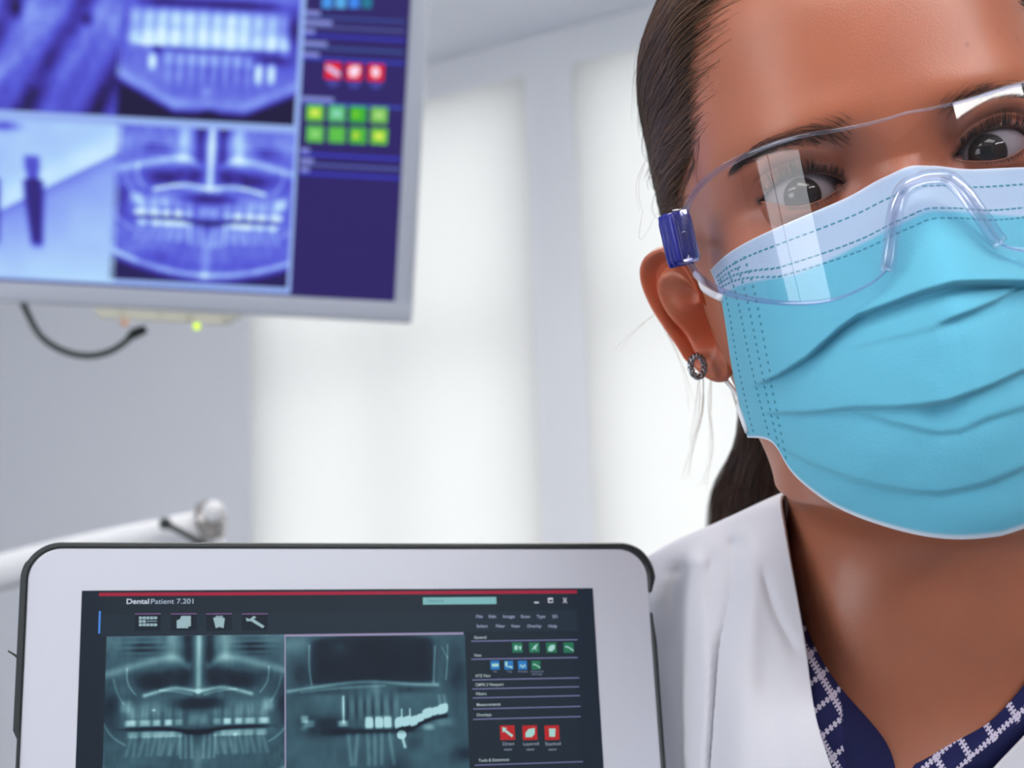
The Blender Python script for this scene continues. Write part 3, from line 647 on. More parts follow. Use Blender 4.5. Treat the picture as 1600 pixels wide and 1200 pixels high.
def disc(name, x, y, r, m, z=.0016):
    c = lp(x, y); a = np.arange(20)*2*math.pi/20
    MP.poly(name, np.stack([(c[0]+r*np.cos(a))*ms, (c[1]+r*np.sin(a))*ms], 1), z-.0008, m, mon, .0014)
disc('bar_button', 196, 504, 7, mat('copper_button', lin((196, 160, 140)), .4)); disc('power_light', 308, 510, 5.5, mat('green_led', lin((180, 220, 30)), .4, emis=lin((196, 226, 20)), estr=1.0))
cab = resample([(34, 470), (46, 496), (62, 523), (96, 547), (140, 556), (180, 545), (210, 522)], 40)
tube('power_cable', [un(x, y, dM+.02) for x, y in cab], 5.2*ms, M_cable, mon, 10)
tube('cable_plug', [un(200, 528, dM+.02), un(210, 521, dM+.02), un(228, 514, dM+.02)], [6*ms, 9*ms, 7*ms], M_cable, mon, 10)

# ------------------------------------------------------------------ dental arm, low on the left
M_arm = mat('arm_white_enamel', lin((214, 216, 222)), .38)
M_armd = mat('arm_beige_seam', lin((168, 158, 146)), .5)
M_chrome = mat('arm_grey_metal', lin((176, 172, 170)), .25, metal=.7)
dA = 1.30; sA = dA/F
arm = empty('dental_unit_arm', un(-420, 1000, dA), 'white jointed dental arm with black lever behind the tablet', 'dental arm')
ax = [un(-420, 1010, dA), un(-150, 938, dA), un(0, 894, dA), un(150, 858, dA), un(322, 822, dA)]
tube('arm_tube', resample(ax, 30), np.linspace(31, 26, 30)*sA, M_arm, arm, 24)
tube('seam', [p+camR @ np.array([0, -25*sA, 4*sA]) for p in resample(ax, 12)], 4*sA, M_armd, arm, 8)
Zv = camR @ np.array([0, 0, 1.0]); Xv = camR @ np.array([1.0, 0, 0]); Yv = camR @ np.array([0, 1.0, 0])
def axis_lathe(name, c, ax_, prof, m, parent, n=28):
    ax_ = ax_/np.linalg.norm(ax_); r = np.cross(ax_, [0.3, .5, .8]); r /= np.linalg.norm(r); s = np.cross(ax_, r); a = np.arange(n)*2*math.pi/n
    V = np.concatenate([c+ax_*h+rr*(np.cos(a)[:, None]*r+np.sin(a)[:, None]*s) for h, rr in prof]); Fc = [tuple(int(x) for x in f) for f in gridfaces(len(prof), n, True)]
    Fc += [tuple(range(n-1, -1, -1)), tuple(range((len(prof)-1)*n, len(prof)*n))]
    return mesh_obj(name, V, Fc, m, parent)
ad = un(322, 822, dA)-un(150, 858, dA)
axis_lathe('joint_collar', un(322, 815, dA), ad, [(-10*sA, 27*sA), (-8*sA, 31*sA), (6*sA, 32*sA), (20*sA, 29*sA), (28*sA, 20*sA), (31*sA, 4*sA)], M_chrome, arm)
axis_lathe('joint_cap', un(334, 800, dA-.012), Zv+.3*Xv, [(-8*sA, 17*sA), (4*sA, 17*sA), (9*sA, 13*sA), (11*sA, 3*sA)], M_arm, arm)
tube('drop_post', [un(334, 815, dA), un(344, 860, dA), un(352, 960, dA)], 9*sA, M_arm, arm, 16)
tube('lever', resample([un(258, 818, dA-.03), un(285, 832, dA-.03), un(322, 852, dA-.03)], 12), 5*sA, M_cable, arm, 10)
axis_lathe('lever_knob', un(258, 818, dA-.034), Zv, [(-8*sA, 5*sA), (-5*sA, 9*sA), (2*sA, 9.5*sA), (7*sA, 6*sA), (8*sA, 1*sA)], M_cable, arm, 20)
col_b = un(-420, 1010, dA)
tube('column', [np.array([col_b[0], col_b[1], 0.0]), np.array([col_b[0], col_b[1], 1.75])], .045, M_arm, arm, 24)
mnt = empty('monitor_mount', MP.W(np.array(-Wm*.6), np.array(Hm*.5), -.09), 'white bracket holding the monitor from behind', 'bracket')
tube('monitor_bracket', [np.array([col_b[0], col_b[1], 1.62]), MP.W(np.array(-Wm*.6), np.array(Hm*.55), -.09)], .02, M_arm, mnt, 16)
tube('monitor_bracket', [MP.W(np.array(-Wm*.6), np.array(Hm*.55), -.095), MP.W(np.array(-Wm*.6), np.array(Hm*.55), -.0555)], .035, M_arm, mnt, 16)

# ------------------------------------------------------------------ person: head frame (mm; x to image right, y up, z out of the face)
HROLL, HYAW, HPITCH = 12.8*D2R, -5*D2R, 1.5*D2R
def _rx(a): c, s = math.cos(a), math.sin(a); return np.array([[1, 0, 0], [0, c, -s], [0, s, c]])
def _ry(a): c, s = math.cos(a), math.sin(a); return np.array([[c, 0, s], [0, 1, 0], [-s, 0, c]])
def _rz(a): c, s = math.cos(a), math.sin(a); return np.array([[c, -s, 0], [s, c, 0], [0, 0, 1]])
HR = _rz(HROLL) @ _ry(HYAW) @ _rx(-HPITCH)
HO = unc(1408, 264, .478)
def h2w(p): return c2w(np.asarray(p, float)/1000 @ HR.T+HO)
def c2h(p): return (np.asarray(p, float)-HO) @ HR*1000
def w2h(p): return c2h((np.asarray(p, float)-CAMPOS) @ camR)
CAMH = c2h(np.zeros(3))
def hray(px, py): return HR.T @ np.array([(px-800)/F, -(py-600)/F, -1.0])

TN = np.array([0, 10, 20, 30, 40, 50, 60, 75, 90, 105, 120, 150, 180.])
HEADT = {112: [6]*13, 106: [30, 30, 30, 30, 30, 30, 30, 31, 33, 36, 39, 42, 43], 92: [57, 57, 57, 56, 55, 54, 53.5, 53.5, 55, 58, 61, 66, 68],
 72: [77, 77, 77, 75.5, 73, 70.5, 69, 68.5, 69.5, 72, 76, 86, 89], 45: [86, 86, 85.3, 82.5, 78, 74, 71, 69.5, 71, 75, 81, 92, 96],
 28: [87.5, 87.5, 87.4, 84.5, 79.5, 74.5, 70.8, 68.6, 70, 74.5, 81, 92, 96], 18: [87.4, 87.5, 87.6, 85.2, 80.3, 75, 70.5, 68, 69.5, 74, 80.5, 91.5, 95.5],
 8: [84.5, 82, 81, 80, 78, 74.6, 70.4, 66.8, 68, 73, 79.5, 90, 94], 0: [82, 77, 74, 74.5, 75.5, 74.2, 70.5, 66, 67, 72, 78.5, 89, 92],
 -10: [83, 77.5, 76, 77.2, 78, 76, 72, 66.3, 66.5, 71, 77.5, 87, 90], -20: [81, 79, 80, 81, 80.3, 77.5, 73, 66.4, 66, 70, 75.5, 85, 87],
 -40: [79, 79, 79, 78, 75.5, 72, 68.5, 65, 64.5, 67, 72, 80, 82], -60: [86, 82, 77, 73.5, 69.5, 66, 62.6, 60, 59.5, 62, 67, 75, 77],
 -85: [84, 80, 74, 68, 63, 59.5, 57.2, 55.5, 56, 59, 63, 71, 74], -105: [84, 78.5, 70, 62.5, 57, 53.5, 52, 52, 54, 57, 61, 68, 71], -118: [76, 71, 63, 56, 52, 50, 49.5, 50, 52, 55, 59, 66, 69]}
HY = np.array(sorted(HEADT)); _th = np.linspace(0, 180, 721)
_tab = np.stack([spline1(np.concatenate([-TN[:0:-1], TN]), np.concatenate([np.array(HEADT[y])[:0:-1], HEADT[y]]), _th) for y in HY])
def headr(th, y):                             # radius about the axis x=0, z=-75
    th = np.abs(th); shp = np.broadcast(th, y).shape; th = np.broadcast_to(th, shp); y = np.broadcast_to(y, shp)
    ti = np.clip(th/180*720, 0, 719.999); k = ti.astype(int); f = ti-k
    yy = np.linspace(-118, 112, 461); big = headr.big
    yi = np.clip((y+118)/230*460, 0, 459.999); j = yi.astype(int); g = yi-j
    return (big[j, k]*(1-f)+big[j, k+1]*f)*(1-g)+(big[j+1, k]*(1-f)+big[j+1, k+1]*f)*g
_nar = (1-.10*np.exp(-((_th-78)/24)**4)[None, :]*np.exp(-((HY+92)/34)**4)[:, None])*(1-.04*np.exp(-((_th-88)/32)**4)[None, :]*np.clip((HY+70)/40, 0, 1)[:, None])
_nar = _nar*(1-.05*np.exp(-((_th-85)/34)**4)[None, :]*np.clip((HY-15)/40, 0, 1)[:, None])
headr.big = spline1(HY.astype(float), _tab*_nar, np.linspace(-118, 112, 461))
EYC = np.array([29.8, 0.0, -13.0]); ER = 12.0
def head_xyz(th, y, eyes=True):
    """surface point of the head for azimuth th (deg) and height y"""
    r = headr(th, y); x = r*np.sin(th*D2R); z = -75+r*np.cos(th*D2R)
    ax = np.abs(x)
    # nose (under the mask)
    z = z+np.where(np.abs(th) < 40, 1, 0)*(np.exp(-(x/8.5)**2)*np.interp(y, [-58, -52, -42, -25, -8, 3, 14], [0, 9, 27, 19, 6, 1, 0]))
    z = z+np.where(np.abs(th) < 60, 1, 0)*(.7*np.exp(-((ax-26)/16)**2-((y-19)/7)**2))          # brow
    z = z-np.where(np.abs(th) < 40, 1, 0)*(2.6*np.exp(-((ax-15)/5)**2-((y-6)/7)**2))            # inner socket hollow
    if eyes:
        dx = ax-EYC[0]; d2 = dx**2+(y-EYC[1])**2; Rl = 13.5
        zb = np.where((d2 < Rl**2*.97) & (np.abs(th) < 70), EYC[2]+np.sqrt(np.maximum(Rl**2-d2, 0.0)), -60.0)
        k = 1.8; h = np.clip(.5+.5*(zb-z)/k, 0, 1); zz = z*(1-h)+zb*h+k*h*(1-h)
        z = np.where(np.abs(th) < 70, zz, z)
    return np.stack([x, y+0*x, z], -1)
def headz(x, y):                              # height field of the front of the head, without the lids
    x = np.asarray(x, float); y = np.asarray(y, float)+0*x; th = np.degrees(np.arctan2(x, 75.0))
    for _ in range(14):
        r = headr(th, y); s = np.clip(x/np.maximum(r, 1), -.995, .995); th = .5*th+.5*np.degrees(np.arcsin(s))
    return head_xyz(th, y, False)[..., 2]

# columns and rows of the head grid, dense in the face
thc = np.concatenate([np.arange(-180, -100, 2.0), np.arange(-100, -62, 1.0), np.arange(-62, 62, .36), np.arange(62, 100, 1.0), np.arange(100, 180, 2.0)])
nc = len(thc)
yr_ = np.concatenate([np.array([112, 111, 109.5, 107.5, 105]), np.arange(102, 34, -1.3), np.arange(34, 2, -.42), np.array([1.6, 1.2, .8, .4, 0])])
yl_ = np.concatenate([np.array([0, -.4, -.8, -1.2, -1.6]), np.arange(-2, -34, -.42), np.arange(-34, -118, -1.6), [-118]])
e_in, e_out = 17.0, 43.2                       # inner and outer eye corner
x0row = head_xyz(thc, np.zeros(nc), False)[:, 0]
inslit = (np.abs(x0row) > e_in) & (np.abs(x0row) < e_out) & (np.abs(thc) < 70)
ecol = np.clip((np.abs(x0row)-e_in)/(e_out-e_in), 0, 1)*inslit
hu = 5.6*np.sin(np.pi*ecol**.86)**.72*inslit; hl = 4.9*np.sin(np.pi*ecol**1.15)**.8*inslit
def taper_cols(h):                             # let the opening fade smoothly beside the corners
    return h
jaw_s = lambda th: np.interp(np.abs(th), [0, 25, 50, 75, 90, 110, 140, 180], [.88, .84, .68, .52, .46, .40, .36, .34])
def rows_to_y(ybase, sign):
    Y = np.repeat(ybase[:, None], nc, 1).astype(float)
    Rr = 22.0; d = np.abs(Y); h = (hu if sign > 0 else hl)[None, :]
    Y = Y+sign*h*np.clip(1-d/Rr, 0, 1)**2.4*np.ones_like(Y)
    Y = np.where(Y < -34, -34+(Y+34)*jaw_s(thc)[None, :], Y)
    tilt = 1.6*np.clip((np.abs(thc)-14)/22, 0, 1)*np.clip(1-(np.abs(thc)-36)/14, 0, 1)           # outer corner a little higher
    return Y+tilt[None, :]*np.clip(1-np.abs(Y)/20, 0, 1)
Yup = rows_to_y(yr_, 1); Ylo = rows_to_y(yl_, -1)
Pup = head_xyz(np.repeat(thc[None, :], len(yr_), 0), Yup); Plo = head_xyz(np.repeat(thc[None, :], len(yl_), 0), Ylo)
# lid crease: a groove that follows the upper lid edge
dl = Yup-Yup[-1:, :]
w_ = np.where(inslit, np.clip(hu/4.5, 0, 1), 0)[None, :]
for c0, wd, am in ((3.6, .55, -1.0), (6.0, 2.0, 1.25)): Pup[..., 2] += am*w_*np.exp(-((dl-c0-.8*ecol)/wd)**2)
for c0, wd, am in ((4.6, 1.2, -.35), (2.0, 1.2, .35)): Plo[..., 2] += am*np.where(inslit, np.clip(hl/4, 0, 1), 0)[None, :]*np.exp(-(((Ylo[:1, :]-Ylo)-c0)/wd)**2)
nu = len(yr_); nl = len(yl_)
idx_up = np.arange(nu*nc).reshape(nu, nc); idx_lo = nu*nc+np.arange(nl*nc).reshape(nl, nc)
idx_lo[0, ~inslit] = idx_up[-1, ~inslit]       # shut the slit outside the eyes
Pm = .5*(Pup[-1]+Plo[0]); 
BV = [Pup.reshape(-1, 3), Plo.reshape(-1, 3)]; BF_ = []
def gf(idx, closed=True):
    a = idx[:-1]; b = idx[1:]
    f = np.stack([a, np.roll(a, -1, 1), np.roll(b, -1, 1), b], -1)
    return (f if closed else f[:, :-1]).reshape(-1, 4)
BF_.append(gf(idx_up)); BF_.append(gf(idx_lo))
# lid margins: turn the two edges of each slit inwards onto the eyeball
nv = nu*nc+nl*nc
for P_, ids, sg in ((Pup[-1], idx_up[-1], -1), (Plo[0], idx_lo[0], 1)):
    for side in (-1, 1):
        cols = np.where(inslit & (np.sign(thc) == side))[0]; cols = np.concatenate([[cols[0]-1], cols, [cols[-1]+1]])
        base = P_[cols]; rings = [ids[cols]]
        for dz, dy in ((-.7, .35), (-1.8, .25), (-3.5, -.6)):
            q = base.copy(); q[:, 2] += dz; q[:, 1] += sg*dy; BV.append(q); rings.append(nv+np.arange(len(cols))); nv += len(cols)
        BF_.append(gf(np.stack(rings), False) if sg < 0 else gf(np.stack(rings)[::-1], False))
# top cap
BV.append(np.array([[0, 112.6, -75.]])); top = nv; nv += 1
capf = np.stack([np.full(nc, top), np.roll(idx_up[0], -1), idx_up[0]], -1)
# neck: from the jaw line down to the chest
tr = thc*D2R; sn, cs = np.sin(tr), np.cos(tr)
jaw = Plo[-1]
N0 = np.stack([54*sn, -94-14*cs, -86+46*cs], -1)
N0w = h2w(N0); jw = h2w(jaw)
def ringpx(px, py, d, a, b, tilt=0.0, p=2.0):
    c = unc(px, py, d); sgn = lambda v: np.sign(v)*np.abs(v)**(2/p)
    q = c+np.stack([a*sgn(sn), tilt*cs, b*sgn(cs)], -1); return c2w(q)
def face_in(q): return q
neck_keys = [N0w, ringpx(1474, 800, .598, .0590, .052, -.008, 2.5), ringpx(1466, 900, .603, .0610, .053, -.010, 2.5), ringpx(1456, 1000, .608, .066, .056, -.014, 2.4), ringpx(1446, 1080, .612, .086, .070, -.02, 2.1), ringpx(1440, 1180, .62, .086, .092, -.02, 2.2), ringpx(1440, 1330, .63, .084, .098, -.01, 2.4), ringpx(1440, 1600, .64, .085, .098, 0, 2.4)]
ks = np.arange(len(neck_keys)); tt_ = np.linspace(0, len(neck_keys)-1, 90)
NK = spline1(ks, np.stack(neck_keys), tt_)
# under-chin turn between jaw edge and first neck ring
t_ = np.linspace(0, 1, 14)[1:-1]; turn = []
mid = .5*(jw+N0w); mid = mid+camR @ np.array([0, -.006, .0])*np.clip(cs, 0, 1)[:, None]*1.5
for t in t_: turn.append((1-t)**2*jw+2*t*(1-t)*mid+t*t*N0w)
NR = np.concatenate([np.stack(turn), NK]); nn = len(NR)
# soft muscle cords and collar bone on the neck
NRh = w2h(NR.reshape(-1, 3))
head_n = nv; idx_n = np.concatenate([idx_lo[-1:], nv+np.arange(nn*nc).reshape(nn, nc)]); nv += nn*nc
BV_w = np.vstack([h2w(np.vstack(BV)), NR.reshape(-1, 3)])
BF_.append(gf(idx_n))
body_f = np.concatenate(BF_)
# column of the grid runs left to right (seen from the front) and rows downwards -> flip for outward normals
body_f = body_f[:, ::-1].copy()

# ------------------------------------------------------------------ ear (part of the body mesh)
def ear_data():
    nphi, n1_, n2_ = 120, 60, 22
    ph = np.arange(nphi)*2*math.pi/nphi
    # outline in the ear plane: v up, u backwards (away from the face)
    out = np.array([(0, 31), (9, 29.5), (16, 23), (18.5, 13), (17.5, 2), (14.5, -9), (12.5, -18), (11, -25), (5, -31), (-3, -30.5), (-7.5, -24), (-8.5, -14), (-9, -4), (-9.5, 6), (-9.5, 16), (-6, 26)], float)
    oc = resample(np.vstack([out, out[:1]]), 400)[:-1]
    oc = oc-np.array([0, 0]); an = np.arctan2(oc[:, 0], oc[:, 1]); k = np.argsort(an); an = an[k]; oc = oc[k]; rr = np.linalg.norm(oc, axis=1)
    Ro = np.interp(ph, np.where(an < 0, an+2*math.pi, an)[np.argsort(np.where(an < 0, an+2*math.pi, an))], rr[np.argsort(np.where(an < 0, an+2*math.pi, an))], period=2*math.pi)
    V = []; C = []
    cosp, sinp = np.cos(ph), np.sin(ph)
    def sm(a, b, x): t = np.clip((x-a)/(b-a), 0, 1); return t*t*(3-2*t)
    for i in range(n1_):
        q = (i/(n1_-1))
        u = q*Ro*sinp; v = q*Ro*cosp
        back = sm(-.15, .55, sinp)*1.0                     # 1 at the back rim, 0 at the face side
        topf = sm(-.2, .6, cosp); lobe = sm(-18, -24, v)
        e = np.exp
        hel = 3.8*e(-((q-.93)/.085)**2)*np.maximum(back, topf)*(1-lobe)
        sca = -2.6*e(-((q-.76)/.10)**2)*np.maximum(back, topf)*(1-lobe)
        ant = 3.2*e(-((q-.54-.05*cosp)/.11)**2)*np.clip(back+.4*topf, 0, 1)*(1-lobe)
        con = -10.5*e(-(((u+1.5)/7.2)**2+((v+5)/10.5)**2)**1.4)
        cym = -5.0*e(-(((u+1)/5)**2+((v-9)/4.5)**2)); crus = 2.4*e(-(((u+5)/6)**2+((v-3.5)/2.0)**2))
        trag = 5.0*e(-(((u+8.2)/3.0)**2+((v+4)/5.5)**2)); atr = 2.6*e(-(((u-3.5)/4)**2+((v+17)/3.2)**2))
        w = hel+sca+ant+con+cym+crus+trag+atr+1.0*lobe-2.2*back*q*q*0
        w = w+(-3.0)*(1-back)*(q**3)*(1-.6*lobe)
        w = w-1.6*sm(.955, 1.0, np.full_like(ph, q))
        V.append(np.stack([u, v, w], -1))
        red = np.clip(.75*e(-((q-.76)/.12)**2)*np.maximum(back, .4*topf)*(1-lobe)+1.0*e(-(((u+1.5)/8)**2+((v+5)/12)**2))+.12, 0, 1)
        C.append(np.stack([1+.12*red, 1-.48*red, 1-.64*red], -1))  # the ear's own pink, plus backlit translucency painted in as redness
    for i in range(1, n2_):
        q = 1-(i/(n2_-1))*.75
        u = (q*.985+.01)*Ro*sinp; v = q*Ro*cosp; lobe = sm(-18, -24, v)
        w = V[n1_-1][:, 2]-1.6-2.6*(1-lobe)*np.sin((1-q)*1.8)-9*(1-q)
        V.append(np.stack([u, v, w], -1)); C.append(np.ones((nphi, 3)))
    V = np.stack(V); nr = len(V)
    return V.reshape(-1, 3), gridfaces(nr, nphi, True), np.concatenate(C)
EARO = np.array([-70.0, -25.0, -88.0]); _ea = 42*D2R; _et = 9*D2R; EARS = .90
ear_u = np.array([-math.sin(_ea), 0, -math.cos(_ea)]); ear_w = np.array([-math.cos(_ea), 0, math.sin(_ea)])
ear_v = np.array([0, 1.0, 0])*math.cos(_et)+ear_u*math.sin(_et)*.9+np.array([-.10, 0, 0]); ear_v /= np.linalg.norm(ear_v)
def ear2h(p, side=-1):
    q = EARO+EARS*(p[:, :1]*ear_u+p[:, 1:2]*ear_v+p[:, 2:3]*ear_w); q = q.copy(); q[:, 0] *= (1 if side < 0 else -1); return q
eV, eF, eC = ear_data()
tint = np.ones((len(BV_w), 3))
# colouring of the skin: pinker lids and inner corners, brow shadow painted in, small moles
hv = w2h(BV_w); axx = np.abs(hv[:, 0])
lid_brow_shade = np.exp(-(((axx-30)/15)**2+((hv[:, 1]-2)/8)**2))*(hv[:, 2] > -30)
tint *= 1-lid_brow_shade[:, None]*np.array([.34, .42, .40])
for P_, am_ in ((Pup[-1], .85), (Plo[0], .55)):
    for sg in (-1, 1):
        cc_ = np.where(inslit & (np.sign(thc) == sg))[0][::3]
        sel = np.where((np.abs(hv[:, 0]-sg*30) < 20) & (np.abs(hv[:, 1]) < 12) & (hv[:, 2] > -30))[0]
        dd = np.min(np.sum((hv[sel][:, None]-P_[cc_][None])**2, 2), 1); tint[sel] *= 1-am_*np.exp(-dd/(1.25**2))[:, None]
neckm = np.clip((-95-hv[:, 1])/30, 0, 1); tint *= 1-neckm[:, None]*np.array([.06, .02, .0])
flush = np.exp(-(((hv[:, 0]-4)/26)**2+((hv[:, 1]-38)/22)**2))*(hv[:, 2] > -30); tint *= 1-flush[:, None]*np.array([-.02, .05, .04])
def hit_head(px, py):
    d = hray(px, py); t = np.linspace(430, 640, 900); q = CAMH+t[:, None]*d; s = q[:, 2]-headz(q[:, 0], q[:, 1]); k = np.where(s < 0)[0]
    return q[k[0]] if len(k) else None
for px, py, r, a in ((1237, 340, 1.0, .5), (1511, 70, .8, .35), (1589, 61, .7, .3), (1560, 52, .6, .25)):
    q = hit_head(px, py)
    if q is not None: tint *= 1-a*np.exp(-np.sum((hv-q)**2, 1)/r**2)[:, None]*np.array([.8, 1, 1])
wrim = h2w(ear2h(eV, -1)); wrim2 = h2w(ear2h(eV, 1))
nb0 = len(BV_w); BV_all = np.vstack([BV_w, wrim, wrim2])
F_all = [tuple(int(i) for i in f) for f in body_f]+[tuple(int(i) for i in f) for f in capf]
F_all += [tuple(int(i)+nb0 for i in f[::-1]) for f in eF]+[tuple(int(i)+nb0+len(eV) for i in f) for f in eF]
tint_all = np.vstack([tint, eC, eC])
M_skin = mat('skin', lin((176, 108, 82)), .38, spec=.5, noise=.05, nscale=60, sss=.55, sssr=(1, .32, .16), sscale=.0035, attr=True, bump=.10, bscale=1500)
person = empty('person', (un(1440, 1200, .62)[0], un(1440, 1200, .62)[1], 0.0), 'person in a white coat wearing a blue face mask and clear goggles', 'person')
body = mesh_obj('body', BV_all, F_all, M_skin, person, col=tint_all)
BVH = BVHTree.FromPolygons([tuple(map(float, v)) for v in BV_w], [tuple(map(int, f)) for f in body_f])
def hit(px, py):
    d = raydir(px, py); h = BVH.ray_cast(Vector(CAMPOS), Vector(d).normalized(), 3.0)
    return None if h[0] is None else np.array(h[0])
def depth_of(p): return -((np.asarray(p)-CAMPOS) @ camR)[2]
bpy.context.view_layer.update()

# ------------------------------------------------------------------ eyes
def eyeball(side):
    c = EYC*np.array([side, 1, 1]); g = CAMH-c; g = g/np.linalg.norm(g)
    r = np.cross([0, 1, 0], g); r /= np.linalg.norm(r); u = np.cross(g, r); n = 72
    a = np.arange(n)*2*math.pi/n; V = []; C = []; rad = np.random.RandomState(5).rand(n)*.5+.75
    angs = np.concatenate([np.linspace(0, 11, 8), np.linspace(11.6, 28.5, 22), np.linspace(29.5, 33, 5), np.linspace(35, 150, 40)])
    for A in angs:
        rr = ER; flat = 0
        if A < 29: rr = ER-.35*(1-(A/29)**2)
        V.append(c+rr*(math.cos(A*D2R)*g+math.sin(A*D2R)*(np.cos(a)[:, None]*r+np.sin(a)[:, None]*u)))
        if A < 11.3: cc = np.tile([.004, .004, .005], (n, 1))
        elif A < 28: cc = np.outer(rad*(1-.45*((A-12)/16)**3), lin((30, 17, 14)))
        elif A < 30: cc = np.tile(lin((46, 38, 40)), (n, 1))
        else:
            cc = np.tile(lin((132, 124, 130)), (n, 1)); t = np.clip((A-44)/40, 0, 1); cc = cc*(1-t*np.array([.08, .4, .4]))
        C.append(cc)
    V = np.concatenate(V); f = gridfaces(len(angs), n, True)[:, ::-1].copy()
    o = mesh_obj('eyeball', h2w(V), f, M_eye, person, col=np.concatenate(C))
    V = []; ang2 = np.linspace(.5, 33, 14)
    for A in ang2:
        rr = ER+.12+1.5*(1-(A/33)**2); V.append(c+rr*(math.cos(A*D2R)*g+math.sin(A*D2R)*(np.cos(a)[:, None]*r+np.sin(a)[:, None]*u)))
    mesh_obj('cornea', h2w(np.concatenate(V)), gridfaces(len(ang2), n, True)[:, ::-1].copy(), M_cornea, o)
    # caruncle in the inner corner
    q = np.array([side*18.6, -.6, -7.2]); s = np.linspace(0, math.pi, 9); V = np.concatenate([q+np.stack([2.0*math.sin(t)*np.cos(a[::4])*1.2, 1.6*math.sin(t)*np.sin(a[::4]), np.full(18, 2.0*math.cos(t))], -1) for t in s])
    mesh_obj('caruncle', h2w(V), gridfaces(9, 18, True), M_car, o)
    return o
M_eye = mat('eye', (1, 1, 1), .5, spec=.08, attr=True)
M_cornea = mat_clear('cornea', (1, 1, 1), 1.4)
M_car = mat('caruncle', lin((140, 84, 78)), .35, spec=.4)
for s in (-1, 1): eyeball(s)

# ------------------------------------------------------------------ face mask
MX = np.array([0, 12, 24, 36, 48, 58, 66, 72.])
MT = {14: [13, 5, 0, -4, -12, -27, -50, -72], 0: [13, 6, 1, -2, -10, -25, -48, -72], -10: [19, 12, 5, 0, -8, -23, -47, -71], -22: [29, 22, 12, 5, -5, -21, -46, -71],
      -42: [41, 35, 25, 14, 0, -19, -45, -70], -60: [41, 37, 29, 18, 2, -19, -45, -70], -80: [37, 34, 27, 16, -1, -22, -48, -72], -100: [30, 27, 20, 9, -8, -29, -54, -77], -115: [22, 19, 12, 0, -17, -38, -62, -84], -132: [5, 2, -5, -16, -32, -51, -73, -95]}
_my = np.array(sorted(MT), float); _mxx = np.linspace(0, 72, 145)
_mt = np.stack([spline1(np.concatenate([-MX[:0:-1], MX]), np.concatenate([np.array(MT[int(y)])[:0:-1], MT[int(y)]]), _mxx) for y in _my])
_mbig = spline1(_my, _mt, np.linspace(-132, 14, 293))
def maskz(x, y):
    ax = np.clip(np.abs(x), 0, 71.99); k = ax/72*144; i = k.astype(int); f = k-i
    j_ = np.clip((y+132)/146*292, 0, 291.99); j = j_.astype(int); g = j_-j
    a = (_mbig[j, i]*(1-f)+_mbig[j, i+1]*f)*(1-g)+(_mbig[j+1, i]*(1-f)+_mbig[j+1, i+1]*f)*g
    h = headz(x, np.maximum(y, -112.0))+1.6
    k_ = 2.0; w = np.clip(.5+.5*(h-a)/k_, 0, 1); use = a*(1-w)+h*w+k_*w*(1-w)
    return np.where(y > -95, use, a)
def hit_field(px, py, fn, t0=400, t1=640, n=700):
    d = hray(px, py); t = np.linspace(t0, t1, n); q = CAMH+t[:, None]*d; s = q[:, 2]-fn(q[:, 0], q[:, 1])
    k = np.where((s[1:] < 0) & (s[:-1] >= 0))[0]
    if not len(k): k = [int(np.argmin(np.abs(s)))-1]
    k = k[0]; f = s[k]/(s[k]-s[k+1]+1e-9); return q[k]+f*(q[k+1]-q[k])
def mpts(pp): return np.array([hit_field(x, y, maskz) for x, y in pp])
topL = mpts([(1110, 422), (1128, 404), (1160, 382), (1200, 362), (1250, 340), (1300, 319), (1345, 297), (1378, 278), (1404, 267)])
sideL = mpts([(1110, 422), (1124, 458), (1131, 490), (1137, 530), (1144, 575), (1153, 620), (1162, 660), (1168, 684)])
botL = mpts([(1168, 684), (1200, 688), (1230, 728), (1262, 762), (1300, 789), (1345, 810), (1400, 828), (1450, 839), (1495, 843)])
def upto_mid(P, yend, zend=None):              # close a contour at the middle of the face
    P = P[P[:, 0] < -3]; return np.vstack([P[:, :2], [0, yend]])
topc = upto_mid(topL, max(topL[-1, 1]+.6, 0.0)); botc = upto_mid(botL, botL[-1, 1]-1.5); sidc = sideL[:, :2]
na, nb = 190, 300
tc_ = resample(topc, na)
_xx = np.concatenate([tc_[:, 0], -tc_[-2::-1, 0]]); _yy = np.concatenate([tc_[:, 1], tc_[-2::-1, 1]]); _g = np.linspace(tc_[0, 0], -tc_[0, 0], 600); _h = np.interp(_g, _xx, _yy); _st = _g[1]-_g[0]
_kn = np.exp(-.5*(np.arange(-60, 61)*_st/3.2)**2); _kn /= _kn.sum(); _hs = np.convolve(np.pad(_h, 60, mode='edge'), _kn, 'valid'); _wt = np.clip(1-np.abs(_g)/22, 0, 1)
tc_[:, 1] = np.interp(tc_[:, 0], _g, _h*(1-_wt)+_hs*_wt)
bc_ = resample(botc, na); sc_ = resample(sidc, nb); mc_ = np.stack([np.zeros(nb), np.linspace(tc_[-1, 1], botc[-1, 1], nb)], 1)
A_, B_ = np.meshgrid(np.linspace(0, 1, na), np.linspace(0, 1, nb))
a3, b3 = A_[..., None], B_[..., None]
G = (1-b3)*tc_[None]+b3*bc_[None]+(1-a3)*sc_[:, None]+a3*mc_[:, None]-((1-a3)*(1-b3)*tc_[0]+a3*(1-b3)*tc_[-1]+(1-a3)*b3*bc_[0]+a3*b3*bc_[-1])
Gx = np.concatenate([G[..., 0], -G[:, -2::-1, 0]], 1); Gy = np.concatenate([G[..., 1], G[:, -2::-1, 1]], 1); ncol = Gx.shape[1]
Bp = np.repeat(np.linspace(0, 1, nb)[:, None], ncol, 1)
